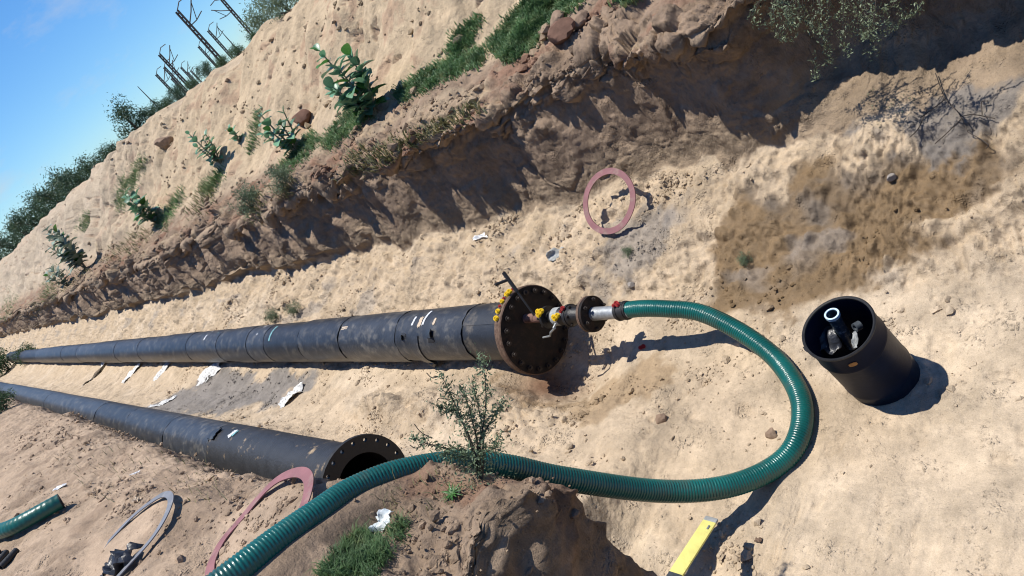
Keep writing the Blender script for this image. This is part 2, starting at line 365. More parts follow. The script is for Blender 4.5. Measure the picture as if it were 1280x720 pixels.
ts = np.concatenate([np.arange(r)/r+i for i, r in enumerate(rows)] + [[len(rows)-1e-6]])
def spline(K):
    Q = np.vstack([2*K[:1]-K[1:2], K, 2*K[-1:]-K[-2:-1]])
    o = np.empty((len(ts), K.shape[1]), np.float32)
    for j, t in enumerate(ts):
        i = int(t); q = t-i; a, b, c, d = Q[i], Q[i+1], Q[i+2], Q[i+3]
        tn = .75   # slightly tightened
        m1 = tn*.5*(c-a); m2 = tn*.5*(d-b)
        o[j] = (2*q**3-3*q*q+1)*b+(q**3-2*q*q+q)*m1+(-2*q**3+3*q*q)*c+(q**3-q*q)*m2
    return o
Yg = spline(KY).astype(np.float64); Zg = spline(KZ).astype(np.float64); Xg = np.broadcast_to(xs[None, :], Yg.shape).astype(np.float64).copy()
T = np.broadcast_to(ts[:, None], Yg.shape)
nrow = len(ts)
def zone(a, b, s=.4): return sstep(a-s, a+s, T)*(1-sstep(b-s, b+s, T))
z_bank = zone(-5, 9.0); z_floor = zone(9.0, 13); z_slope = zone(13, 15); z_cliff = zone(15.25, 19, .3); z_ledge = zone(19, 22, .4); z_up = zone(22, 26, .5)
# profile normals
dY = np.gradient(Yg, axis=0); dZ = np.gradient(Zg, axis=0); ln = np.sqrt(dY**2+dZ**2)+1e-9
NY, NZ = -dZ/ln, dY/ln
lod = np.clip(1-(-Xg-60)/80, 0, 1)
# large and medium relief
fl = ridged(Xg*.85+Zg*.45, Zg*.35, Yg*.2, 2)                        # erosion flutes running down the face
fl2 = ridged(Xg*3.6+Zg*.9, Zg*.35, 3.3, 4)
D = z_cliff*((.06+.19*far)*fl*(1-.5*ovR) + (.034+.02*far)*fl2 + .03*fbm(Xg*2.2, Yg*2.2, Zg*2.6, 4) - .05)
D += z_ledge*(.10*fbm(Xg*1.3, Yg*1.3, Zg*1.3, 5, .55))
r0, r1 = int(np.searchsorted(ts, 14.9)), int(np.searchsorted(ts, 22.6)); rs = slice(r0, r1)
wx_ = Xg[rs]+.15*fbm(Xg[rs]*2, Yg[rs]*2, Zg[rs]*2, 2); wy_ = Yg[rs]+.15*fbm(Xg[rs]*2+9, Yg[rs]*2, Zg[rs]*2, 2)
cv, cb = worley(wx_*2.6, wy_*2.6, Zg[rs]*2.6); cv2, cb2 = worley(wx_*7, wy_*7, Zg[rs]*7)
cvf, cbf = worley(wx_*1.3+.4*Zg[rs], wy_*1.3, Zg[rs]*.8)
face_w = sstep(15.15, 15.5, T[rs])*(1-sstep(17.6, 18.2, T[rs]))
D[rs] += face_w*((.15*(cvf-.5)*sstep(0, .05, cbf) - .035*(1-sstep(0, .07, cbf)))*(.30+.45*far[None, :]) + .018*(cv-.5) - .006*(1-sstep(0, .12, cb)) + .012*(cv2-.5))
blk = sstep(17.0, 17.9, T[rs])*(1-sstep(20.2, 22.4, T[rs]))
cv3, cb3 = worley(wx_*15, wy_*15, Zg[rs]*15)
D[rs] += (blk+.35*face_w)*(.024*(cv3-.5)-.012*(1-sstep(0, .2, cb3)))
D[rs] += blk*((.25*(cv-.5))*sstep(0, .10, cb) - .05*(1-sstep(0, .12, cb)) + (.07*(cv2-.5))*sstep(0, .15, cb2)-.02*(1-sstep(0, .15, cb2)))
rill = ridged(Xg*.9+.25*Yg, Yg*.16, 1.7, 4)
D += z_up*((.24+.12*sstep(-20, -40, Xg))*fbm(Xg*.4, Yg*.3, 0, 4, .55) + (.09+.16*sstep(-18, -36, Xg))*rill - .06 + .03*fbm(Xg*3, Yg*2, Zg*2, 4, .55))
pock = fbm(Xg*1.5+40, Yg*2.2, Zg*2.2, 4, .6); D -= z_up*.11*sstep(.55, .85, pock)
D += z_slope*(.09*fbm(Xg*1.8, Yg*1.8, 5., 5, .58) + .10*np.abs(fbm(Xg*3.4, Yg*3.4, 9., 4, .62)))
soft = fbm(Xg*.9, Yg*.9, 2., 3)
rough = sstep(-.25, .45, fbm(Xg*.55+9, Yg*.75+4, 0, 3))
D += z_floor*(.06*soft + .036*rough*fbm(Xg*4, Yg*4, 1., 4, .6) + .026*rough*np.abs(fbm(Xg*11, Yg*11, 1., 3, .6)) + .012*np.abs(fbm(Xg*7+5, Yg*7, 1., 3, .6)))
foot = fbm(Xg*3.3+3, Yg*3.3, 7., 2); D -= (z_floor+.5*z_slope)*.035*sstep(.33, .6, foot)
D += z_bank*(.05*fbm(Xg*1.5, Yg*1.5, Zg*1.5, 5, .58) + .02*fbm(Xg*7, Yg*7, Zg*7, 3))
D += z_bank*wm[None, :]*(.06*fbm(Xg*2.4, Yg*2.4, Zg*2.4, 4, .6)+.04*ridged(Xg*5, Yg*5, Zg*5, 2)-.03)
fine = fbm(Xg*22, Yg*22, Zg*22, 2)
D += lod*(z_slope+z_ledge+.5*z_bank+.4*z_cliff+.4*rough*z_floor)*.014*fine
Yg += D*NY; Zg += D*NZ
Xg += z_cliff*.06*fbm(Xg*2+50, Yg*2, Zg*3, 3)
fx_ = np.exp(-((Xg+3.25)/.28)**2)*(T > 4.5)*(T < 9.6)
Xg += fx_*(.12*fbm(Yg*1.6, Zg*1.6, 3., 4, .6) + .05*ridged(Yg*4, Zg*3, 1., 3))
# hollows and supports
def g2(cx, cy, sx, sy): return np.exp(-((Xg-cx)/sx)**2-((Yg-cy)/sy)**2)
low = (T < 14.5)
Zg -= low*.42*g2(-6.75, 4.15, .70, .60)                         # hollow below the big flange
Zg += low*.10*np.exp(-((Yg-4.4)/.5)**2)*sstep(-7.4, -8.2, Xg)*(.7+.5*fbm(Xg*.8, Yg*0, 3, 3))
Zg += low*.26*g2(-8.5, 3.35, .75, .38)*(1+.6*fbm(Xg*3, Yg*3, 2., 4, .6)) + low*.30*g2(-10.1, 3.2, .9, .36)*(1+.6*fbm(Xg*3, Yg*3, 2., 4, .6)) + low*(.14+.22*np.abs(fbm(Xg*3.2, Yg*3.2, 4., 4, .62)))*g2(-7.4, 3.25, 1.1, .5)
Zg += low*.10*g2(-5.2, 3.2, .9, .35)
# keep the soil clear of the pipes
for (py_, pz_, pr_, px_) in ((P1Y, P1Z, R1, P1X), (P2Y, P2Z, R2, P2X)):
    dy = np.abs(Yg-py_); inside = (Xg < px_+.02) & low & (dy < pr_*.98)
    lim = pz_-np.sqrt(np.maximum(pr_**2-dy**2, 0))+.015
    Zg = np.where(inside & (Zg > lim), lim, Zg)
# level seats where the ring gaskets lie on the bank
GP = Vector(atz(327, 661, 2.67)); GG = Vector(atz(158, 684, 2.80))
for g_ in (GP, GG):
    dd = np.hypot(Xg-g_.x, Yg-g_.y); kk = (1-sstep(.42, .8, dd))*(T > 2)*(T < 7.5); Zg = Zg*(1-kk*.85)+(g_.z-.012)*kk*.85
# hose rests on the bank: shape the soil to its underside
onbank = [p for p in hose_path[::3] if p[1] < 1.3]
for p in onbank:
    dd = np.sqrt((Xg-p[0])**2+(Yg-p[1])**2); sel = (dd < .30) & low & (T > 2)
    tgt = p[2]-HR+.015
    kk = (1-sstep(.06, .30, dd))*sel
    Zg = Zg*(1-kk*.55)+tgt*kk*.55
for p in hose_path[::4]:
    if p[1] > 2.7 and p[2] < .2:
        dd = np.sqrt((Xg-p[0])**2+(Yg-p[1])**2); sel = (dd < .3) & low; kk = (1-sstep(.08, .28, dd))*sel; Zg = Zg*(1-kk*.6)+(p[2]-HR+.012)*kk*.6
# bushes of soil where the drum stands
Zg = np.where(low, Zg*(1-g2(-2.95, 3.98, .42, .42)*.9), Zg)

# soil colours
def lerp(a, b, w_): return a+(b-a)*w_[..., None]
sand = np.array([.47, .368, .255]); pale = np.array([.515, .415, .30]); soilb = np.array([.27, .195, .135]); bank = np.array([.315, .235, .165])
wet = np.array([.195, .13, .068]); grey = np.array([.165, .15, .135]); red = np.array([.235, .13, .085]); upper = np.array([.45, .345, .225]); tan = np.array([.39, .30, .20])
c = np.empty(Xg.shape+(3,)); c[:] = sand
big = fbm(Xg*.35, Yg*.6, 4., 4); med = fbm(Xg*1.7, Yg*1.7, Zg*1.7, 4, .6)
c = lerp(c, pale, sstep(-.1, .5, big+.5*sstep(-5, -2.5, Xg)-.1)*(z_floor+z_slope))
c = lerp(c, tan, .6*z_slope*sstep(-.2, .4, med))
c = lerp(c, bank*1.25, z_bank*(1-.85*wr[None, :])); c = lerp(c, soilb, z_bank*(1-wr[None, :])*sstep(.05, .5, med)*.7)
c = lerp(c, soilb*.85, z_bank*wm[None, :]*.75); c = lerp(c, red*.8, z_bank*wm[None, :]*sstep(.1, .5, fbm(Xg*1.3+3, Yg*1.3, Zg*1.3, 3))*.65)
c = lerp(c, soilb, z_bank*(1-wr[None, :])*sstep(5.5, 7, T)*.5)
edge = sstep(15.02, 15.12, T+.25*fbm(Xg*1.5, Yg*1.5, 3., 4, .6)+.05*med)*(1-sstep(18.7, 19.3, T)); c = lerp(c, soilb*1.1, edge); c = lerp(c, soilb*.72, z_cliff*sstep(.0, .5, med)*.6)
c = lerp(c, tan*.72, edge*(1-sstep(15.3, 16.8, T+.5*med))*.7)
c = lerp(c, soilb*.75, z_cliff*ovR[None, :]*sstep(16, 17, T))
c = lerp(c, soilb*.95, z_ledge); c = lerp(c, red, z_ledge*sstep(.0, .4, fbm(Xg*.6+8, Yg*1.5, Zg, 4))*.75); c = lerp(c, tan, z_ledge*sstep(.15, .5, fbm(Xg*.9+20, Yg*1.1, Zg, 4))*.7)
c = lerp(c, upper, z_up+sstep(26, 27, T)); c = lerp(c, red*1.3, z_up*sstep(.3, .6, fbm(Xg*.8, Yg*.7, Zg, 4, .6))*.4)
c = lerp(c, np.array([.42, .35, .27]), z_up*sstep(-25, -45, Xg)*.6)
c = lerp(c, soilb*1.2, z_up*sstep(.55, .7, pock)*.8)
wetm = np.zeros(Xg.shape)
def guess(px, py):
    d = ray(px, py); pr = [(1.6, .06), (3.3, .02), (4.2, .05), (5, .15), (5.7, .42), (6.5, .9), (6.7, 1.2), (8, 2.4)]
    for t in np.linspace(.001, .02, 4000):
        P = CAM+d*t
        if P[2] <= np.interp(P[1], [a for a, _ in pr], [b for _, b in pr]): return P[:2]
    return P[:2]
def polymask(pxs, soft, nz, sc=1.6):
    P = np.array([guess(*q) for q in pxs]); n = len(P); ins = np.zeros(Xg.shape, bool); dm = np.full(Xg.shape, 1e9)
    bb = (Xg > P[:, 0].min()-1) & (Xg < P[:, 0].max()+1) & (Yg > P[:, 1].min()-1) & (Yg < P[:, 1].max()+1) & (T > 9) & (T < 16)
    x, y = Xg[bb], Yg[bb]; i_ = np.zeros(x.shape, bool); d_ = np.full(x.shape, 1e9)
    for i in range(n):
        a, b = P[i], P[(i+1) % n]
        cond = ((a[1] > y) != (b[1] > y)) & (x < (b[0]-a[0])*(y-a[1])/(b[1]-a[1]+1e-12)+a[0]); i_ ^= cond
        e = b-a; t = np.clip(((x-a[0])*e[0]+(y-a[1])*e[1])/(e@e), 0, 1); d_ = np.minimum(d_, np.hypot(x-a[0]-t*e[0], y-a[1]-t*e[1]))
    sd_ = np.where(i_, d_, -d_) + 1.5*nz*fbm(x*sc*.7, y*sc*.7, 3.3, 5, .65)
    o = np.zeros(Xg.shape); o[bb] = sstep(-soft, soft, sd_-.05); return o
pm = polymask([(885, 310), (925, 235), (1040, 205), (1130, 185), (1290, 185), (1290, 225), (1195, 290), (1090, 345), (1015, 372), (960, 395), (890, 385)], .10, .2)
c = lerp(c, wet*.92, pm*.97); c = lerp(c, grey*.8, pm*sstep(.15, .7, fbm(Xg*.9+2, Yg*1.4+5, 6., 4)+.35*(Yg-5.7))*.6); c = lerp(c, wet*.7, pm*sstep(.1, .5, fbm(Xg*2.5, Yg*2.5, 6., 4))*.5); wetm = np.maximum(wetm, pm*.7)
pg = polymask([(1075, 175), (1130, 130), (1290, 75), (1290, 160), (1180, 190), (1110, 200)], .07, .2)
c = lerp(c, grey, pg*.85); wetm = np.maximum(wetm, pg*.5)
pp = polymask([(60, 490), (130, 470), (260, 461), (405, 461), (390, 482), (300, 520), (200, 530)], .12, .25)
c = lerp(c, grey*1.3, pp*.95)
pq = polymask([(700, 330), (790, 255), (850, 250), (830, 300), (790, 350)], .15, .3)
c = lerp(c, grey*1.25, pq*.7)
pr = polymask([(620, 480), (690, 470), (800, 440), (830, 470), (760, 530), (640, 540)], .1, .25)
c = lerp(c, wet*1.3, pr*.6)
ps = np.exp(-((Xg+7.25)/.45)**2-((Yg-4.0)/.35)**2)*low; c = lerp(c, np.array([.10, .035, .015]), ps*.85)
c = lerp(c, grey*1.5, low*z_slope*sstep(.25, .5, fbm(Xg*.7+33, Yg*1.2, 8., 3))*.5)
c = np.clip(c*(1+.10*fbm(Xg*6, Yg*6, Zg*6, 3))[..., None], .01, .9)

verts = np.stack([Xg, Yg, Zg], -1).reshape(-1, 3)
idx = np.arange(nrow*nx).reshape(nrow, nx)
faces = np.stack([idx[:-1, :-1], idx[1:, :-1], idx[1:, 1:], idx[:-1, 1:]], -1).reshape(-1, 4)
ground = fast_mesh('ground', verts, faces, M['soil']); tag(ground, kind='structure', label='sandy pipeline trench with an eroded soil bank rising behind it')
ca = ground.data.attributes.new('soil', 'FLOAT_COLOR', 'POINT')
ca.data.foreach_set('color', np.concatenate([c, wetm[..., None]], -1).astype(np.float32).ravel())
# ray-casting copy (every second vertex)
si = idx[::2, ::2]; sv = verts[si.ravel()]; sr, sn = si.shape; ii = np.arange(sr*sn).reshape(sr, sn)
near = int(np.searchsorted(-xs[::2], 130)); ii = ii[:, :near]
sf = np.stack([ii[:-1, :-1], ii[1:, :-1], ii[1:, 1:], ii[:-1, 1:]], -1).reshape(-1, 4)
bvh = BVHTree.FromPolygons(sv.tolist(), sf.tolist())
def hit(px, py):
    """where the line of sight through a pixel meets the soil"""
    d = Vector(ray(px, py)).normalized(); r_ = bvh.ray_cast(Vector(CAM), d)
    if r_[0] is None: return None, None
    n = r_[1]; 
    if n.dot(d) > 0: n = -n
    return r_[0], n
def drop(x, y, z=8.0):
    r_ = bvh.ray_cast(Vector((x, y, z)), Vector((0, 0, -1)))
    n = r_[1]
    if n is not None and n.z < 0: n = -n
    return (r_[0], n) if r_[0] is not None else (Vector((x, y, 0)), Vector((0, 0, 1)))
flatc = c.reshape(-1, 3)

#@@OBJECTS
# ------------------------------------------------------------------ pipes
def ring_profile(h0, h1, r0, r1): return [(h0, r0), (h0, r1), (h1, r1), (h1, r0)]
AX = Vector((1, 0, 0))
def circ(yc, zc, r, a): return Vector((0, yc+r*math.cos(a), zc+r*math.sin(a)))
def hexbolt(mb, c, ax, r=.022, l=.10):
    """stud with a nut on both faces"""
    c = Vector(c); ax = Vector(ax)
    mb.lathe(c-ax*l*.5, ax, [(0, 0.001), (0, r*.55), (l, r*.55), (l, 0.001)], 8)
    for s_ in (-1, 1): mb.lathe(c+ax*(s_*l*.36)-ax*.009, ax, [(0, .001), (0, r), (.018, r), (.018, .001)], 6)

def shell(mb, x0, x1, yc, zc, R, seam, step=.012, seg=56, n=8, seed=0., ragged=.02, thick=.006, arc=2*math.pi):
    """wrapped sheet: radius grows by a step round to the lap seam; edges a little ragged"""
    vs_ = []
    for layer in (0, 1):
        for i in range(n+1):
            q = i/n
            for k in range(seg+1):
                a = seam+arc*k/seg
                e = ragged*float(perlin(k*.35+seed, seed*3.1, 2.2))
                x = x0+(x1-x0)*q + (e if i in (0, n) else 0)
                r = R+step*k/seg+.004*float(perlin(q*3+seed*7, math.cos(a)*2, math.sin(a)*2+seed)) + (thick if layer == 0 else 0)
                vs_.append((x, yc+r*math.cos(a), zc+r*math.sin(a)))
    W = seg+1; L0 = (n+1)*W; fs = []
    for i in range(n):
        for k in range(seg): fs.append((i*W+k, i*W+k+1, (i+1)*W+k+1, (i+1)*W+k))
    for i in (0, n):
        for k in range(seg): fs.append((i*W+k, i*W+k+1, L0+i*W+k+1, L0+i*W+k))
    for k in (0, seg):
        for i in range(n): fs.append((i*W+k, (i+1)*W+k, L0+(i+1)*W+k, L0+i*W+k))
    mb.add(vs_, fs)
def patch(mb, x0, x1, a0, a1, yc, zc, R, seed=0., ragged=.2, n=6, m_=10, lift=.0):
    """thin irregular piece lying on a pipe's surface, with its own thickness"""
    vs_ = []
    for top in (0, 1):
        for i in range(n+1):
            for k in range(m_+1):
                q, p = i/n, k/m_
                e = 1-ragged*(1+float(perlin(i*.9+seed, k*.9, seed)))*.5
                x = (x0+x1)/2+(x1-x0)*(q-.5)*(1-ragged*.6*(1+float(perlin(k*.8, seed, 1.1)))) + .3*(x1-x0)*ragged*float(perlin(k*.5, seed*2, 5.))
                a = (a0+a1)/2+(a1-a0)*(p-.5)*(1-ragged*.5*(1+float(perlin(i*.8, seed, 7.1))))
                r = R+(.004 if top else -.01)+lift*q*q
                vs_.append((x, yc+r*math.cos(a), zc+r*math.sin(a)))
    W = m_+1; L0 = (n+1)*W; fs = []
    for i in range(n):
        for k in range(m_):
            fs.append((i*W+k, i*W+k+1, (i+1)*W+k+1, (i+1)*W+k)); fs.append((L0+i*W+k, L0+i*W+k+1, L0+(i+1)*W+k+1, L0+(i+1)*W+k))
    for i in (0, n):
        for k in range(m_): fs.append((i*W+k, i*W+k+1, L0+i*W+k+1, L0+i*W+k))
    for k in (0, m_):
        for i in range(n): fs.append((i*W+k, (i+1)*W+k, L0+(i+1)*W+k, L0+i*W+k))
    mb.add(vs_, fs)
def x_at_px(px, y, z):
    lo, hi = -80., -3.
    for _ in range(50):
        mi = (lo+hi)/2
        if proj((mi, y, z))[0] < px: lo = mi
        else: hi = mi
    return lo

p1 = empty('steel_pipe', (P1X, P1Y, P1Z-R1), 'long black wrapped pipe closed by a rusty bolted end plate with a valve', 'pipe', 'pipes laid in the trench')
mb = MB(); mb.lathe((-62, P1Y, P1Z), AX, [(0, R1-.004), (62+P1X-.04, R1-.004)], 56); mb.build('pipe_body', M['pipe'], p1)
bx = [x_at_px(q, P1Y, P1Z) for q in (606, 521, 449, 396, 352, 330, 308, 291, 252, 219, 188, 158, 132, 108, 88, 70, 54)]
for i in range(len(bx)-1):
    x1_, x0_ = bx[i], bx[i+1]
    gap = .05 if i == 2 else .006
    mb = MB(); shell(mb, x0_+gap, x1_-.004, P1Y, P1Z, R1+.004+.007*(i % 3), math.radians([200, 215, 188, 222, 205, 212][i % 6]), .014, seed=i*1.37+.3, ragged=.03 if i > 1 else .05)
    mb.build('wrap', M['wrap'], p1, angle=50)
mb = MB(); shell(mb, bx[0]+.01, P1X-.10, P1Y, P1Z, R1+.001, math.radians(120), .006, seed=9.9); mb.build('end_sleeve', M['pipe'], p1)
def ang_at(px, py, yc, zc, R):
    """angle round a pipe and x of the surface point seen through a pixel"""
    d = ray(px, py); o = CAM; a = d[1]**2+d[2]**2; b = 2*((o[1]-yc)*d[1]+(o[2]-zc)*d[2]); cc = (o[1]-yc)**2+(o[2]-zc)**2-R*R
    disc = b*b-4*a*cc
    t = (-b-math.sqrt(max(disc, 0)))/(2*a); P = o+d*t
    return P[0], math.atan2(P[2]-zc, P[1]-yc)
def surf_patch(name, px0, py0, px1, py1, wpx, mat, seed, ragged=.3, parent=p1, yc=P1Y, zc=P1Z, R=R1+.022, lift=0.):
    xa, aa = ang_at(px0, py0, yc, zc, R); xb, ab = ang_at(px1, py1, yc, zc, R)
    if aa < -1.6: aa += 2*math.pi
    if ab < -1.6: ab += 2*math.pi
    d = abs(xa); wx = wpx*(.8*d+2.5)/F*1.35
    xm = (xa+xb)/2; m2 = MB(); patch(m2, xm-wx/2, xm+wx/2, min(aa, ab), max(aa, ab), yc, zc, R, seed, ragged, lift=lift); return m2.build(name, mat, parent, angle=60)
surf_patch('tape_strip', 442, 398, 428, 420, 17, M['tape'], 1.3, .35)
surf_patch('tape_strip', 396, 401, 391, 419, 6, M['tape'], 2.1, .4)
for k, (a, b, w_) in enumerate([((264, 414), (257, 436), 3), ((318, 408), (312, 428), 3), ((333, 406), (325, 433), 3.5), ((419, 400), (414, 424), 4), ((404, 402), (400, 412), 3), ((522, 395), (514, 408), 4), ((541, 388), (528, 408), 4)]):
    surf_patch('white_stripe', *a, *b, w_, M['white_mark'], 3.3+k, .3)
surf_patch('aqua_stripe', 347, 407, 338, 428, 4, M['aqua_mark'], 8.3, .3); surf_patch('aqua_stripe', 272, 415, 268, 430, 3, M['aqua_mark'], 8.9, .3)
surf_patch('mud_patch', 533, 394, 520, 412, 9, M['tape'], 12.1, .6); surf_patch('mud_patch', 546, 396, 541, 408, 6, M['tape'], 12.9, .6); surf_patch('mud_patch', 509, 415, 500, 424, 10, M['pipe_mud'], 13.7, .6)
# torn flap, raised off the wrap, with the dark tear below it
surf_patch('torn_flap', 545, 411, 529, 423, 16, M['wrap'], 5.2, .25, lift=.05)
surf_patch('tear', 546, 419, 532, 429, 13, M['inside'], 6.2, .3, R=R1+.024); surf_patch('tear', 393, 424, 388, 440, 8, M['inside'], 6.9, .4, R=R1+.022)
surf_patch('torn_flap', 505, 418, 500, 426, 9, M['pipe'], 7.9, .4, lift=.04)
# strap hanging round the belly near the end
xs_, a_s = ang_at(518, 420, P1Y, P1Z, R1+.03); xe_, a_e = ang_at(535, 452, P1Y, P1Z, R1+.03)
if a_s < -1.6: a_s += 2*math.pi
if a_e < -1.6: a_e += 2*math.pi
mb = MB(); vs_ = []
for lay in (0, 1):
    for i in range(17):
        q = i/16; a = a_s+(a_e+.25-a_s)*q; x = xs_+(xe_-xs_)*q; r = R1+.03+(.008 if lay else 0)+.05*max(0, q-.75)
        for k in range(5): vs_.append((x+(k-2)*.045, P1Y+r*math.cos(a), P1Z+r*math.sin(a)))
fs = []
for i in range(16):
    for k in range(4):
        fs += [(i*5+k, i*5+k+1, i*5+k+6, i*5+k+5), (85+i*5+k, 85+i*5+k+1, 85+i*5+k+6, 85+i*5+k+5)]
    for k in (0, 4): fs.append((i*5+k, i*5+k+5, 85+i*5+k+5, 85+i*5+k))
for i in (0, 16):
    for k in range(4): fs.append((i*5+k, i*5+k+1, 85+i*5+k+1, 85+i*5+k))
mb.add(vs_, fs); mb.build('loose_strap', M['wrap'], p1, angle=60)
mb = MB(); e = Vector(vs_[16*5+2]); mb.tube([e+Vector((-.05, 0, 0)), e+Vector((.03, -.02, -.01)), e+Vector((.10, -.02, .03))], [.05, .045, .03], 10); mb.build('strap_roll', M['pipe'], p1)

RF = .555
mb = MB(); mb.lathe((P1X-.125, P1Y, P1Z), AX, ring_profile(0, .055, R1-.05, RF), 72, True); mb.build('flange', M['rust_edge'], p1, bevel=.004)
mb = MB(); mb.lathe((P1X-.062, P1Y, P1Z), AX, [(0, .001), (0, RF+.004), (.012, RF+.008), (.05, RF+.008), (.062, RF-.004), (.062, .001)], 72); bf = mb.build('blind_plate', M['rust'], p1)
bf.data.materials.append(M['rust_edge'])
for p in bf.data.polygons:
    cc = p.center + Vector((P1X, P1Y, P1Z-R1)); rr = math.hypot(cc.y-P1Y, cc.z-P1Z)
    if rr > RF-.03: p.material_index = 1
NB = 20
b_me = None
for k in range(NB):
    a = 2*math.pi*(k+.5)/NB
    if b_me is None:
        mb = MB(); hexbolt(mb, (P1X-.06, P1Y+.485*math.cos(a), P1Z+.485*math.sin(a)), AX, .034, .26); o = mb.build('bolt', M['bolt'], bf, smooth=False)
        b_me = o.data; a_first = a
        off = Vector((P1X-.06, P1Y+.485*math.cos(a), P1Z+.485*math.sin(a)))-root_loc(bf)
        b_me.transform(Matrix.Translation(-off)); o.location = off
    else:
        o = bpy.data.objects.new('bolt', b_me); COL.objects.link(o); o.parent = bf; o.location = Vector((P1X-.06, P1Y+.485*math.cos(a), P1Z+.485*math.sin(a)))-root_loc(bf)
# outlet stub, valve, coupling, connector
NZ_ = P1Z+.20
ox = lambda px: x_at_px(px, P1Y, NZ_)
x_pl = P1X-.002; xv = ox(684); LV = ox(715)-xv; kx = LV/.33
def lath(name, x0, prof, mat, par, seg=32): 
    mb = MB(); mb.lathe((x0, P1Y, NZ_), AX, prof, seg); return mb.build(name, mat, par)
lath('outlet_stub', x_pl-.01, [(0, .058), (xv-x_pl+.03, .058)], M['rust_pink'], p1)
val = lath('valve', xv, [(h_*kx, r_) for h_, r_ in [(0, .05), (0, .135), (.03, .135), (.03, .07), (.07, .075), (.12, .105), (.2, .105), (.25, .075), (.30, .07), (.30, .135), (.33, .135), (.33, .06)]], M['black_steel'], p1)
lath('valve_band', xv+.12*kx, [(0, .108), (.08*kx, .108)], M['worn_grey'], val)
mb = MB(); vx = xv+.16*kx
mb.tube([(vx, P1Y-.10, NZ_-.02), (vx, P1Y-.17, NZ_-.03)], .016, 8); mb.tube([(vx+.02, P1Y-.16, NZ_-.03), (vx-.10, P1Y-.17, NZ_-.09), (vx-.16, P1Y-.17, NZ_-.15), (vx-.30, P1Y-.17, NZ_-.17)], [.014, .013, .012, .012], 8)
mb.build('lever', M['galv'], val)
for dx in (-.005, LV+.005):
    for k in range(6):
        a = k*math.pi/3+.4; mb = MB(); hexbolt(mb, (xv+dx, P1Y+.115*math.cos(a), NZ_+.115*math.sin(a)), AX, .017, .09); mb.build('bolt', M['bolt'], val, smooth=False)
lath('reducer', xv+LV, [(0, .125), (.02, .125), (.05, .10), (ox(737)-xv-LV, .075)], M['black_steel'], p1)
cpx = ox(736)
cpl = lath('coupling_flange', cpx, [(0, .06), (0, .205), (.035, .205), (.035, .05)], M['rust_edge'], p1, 40)
cp2 = lath('coupling_flange', cpx+.042, [(0, .05), (0, .205), (.035, .205), (.035, .06)], M['rust'], p1, 40)
for k in range(6):
    a = k*math.pi/3+.9; mb = MB(); hexbolt(mb, (cpx+.05, P1Y+.165*math.cos(a), NZ_+.165*math.sin(a)), AX, .022, .17); mb.build('bolt', M['bolt'], cp2, smooth=False)
mb = MB(); mb.lathe((xv+LV-.02, P1Y, NZ_), AX, [(0, .06), (cpx-xv-LV+.05, .06)], 24); mb.build('spool', M['rust'], p1)
lath('connector', cpx+.07, [(0, .078), (.09, .076), (.30, .073), (.55, .072)], M['galv'], p1)
# upright T-shaped bar bolted to the valve
tip = Vector(atd(631, 343, 9.25)); bt = Vector((x_pl+.22, P1Y-.02, NZ_+.03))
mb = MB(); mb.tube([bt, bt.lerp(tip, .5), tip], [.013, .014, .016], 8); rod = mb.build('prop_rod', M['black_steel'], p1)
mb = MB(); gz = tip.lerp(bt, .12); e2 = Vector(atd(619, 356, 9.2)); mb.tube([gz, e2], .020, 8); mb.tube([tip+(tip-bt).normalized()*.03, tip.lerp(bt, .4)], .025, 8); mb.build('rod_grip', M['black_steel'], rod)

p2 = empty('open_pipe', (P2X, P2Y, P2Z-R2), 'black pipe with an open bolt-holed flange lying below the mound', 'pipe', 'pipes laid in the trench')
mb = MB(); mb.lathe((-75, P2Y, P2Z), AX, [(0, R2-.003), (75+P2X-.02, R2-.003)], 56); mb.build('pipe_body', M['pipe'], p2)
mb = MB(); mb.lathe((P2X-2.6, P2Y, P2Z), AX, [(0, R2-.03), (2.585, R2-.03)], 48); mb.build('bore', M['inside'], p2)
bx2 = [x_at_px(q, P2Y, P2Z) for q in (412, 290, 232, 180, 140, 105, 72, 40, 14)]
bx2[0] = P2X-.03
for i in range(len(bx2)-1):
    mb = MB(); shell(mb, bx2[i+1]+.01, bx2[i]-.004, P2Y, P2Z, R2+.002+.005*((i+1) % 2), math.radians([250, 205, 235, 215][i % 4]), .012, seed=i*2.17+.7, ragged=.06, n=10)
    mb.build('wrap', M['pipe_mud'] if i == 0 else M['wrap'], p2, angle=50)
surf_patch('white_stripe', 300, 537, 282, 548, 10, M['white_mark'], 2.3, .5, p2, P2Y, P2Z, R2+.022); surf_patch('aqua_stripe', 300, 538, 288, 546, 5, M['aqua_mark'], 4.3, .4, p2, P2Y, P2Z, R2+.025)
surf_patch('torn_flap', 280, 536, 258, 550, 24, M['wrap'], 3.9, .4, p2, P2Y, P2Z, R2+.02, lift=.03)
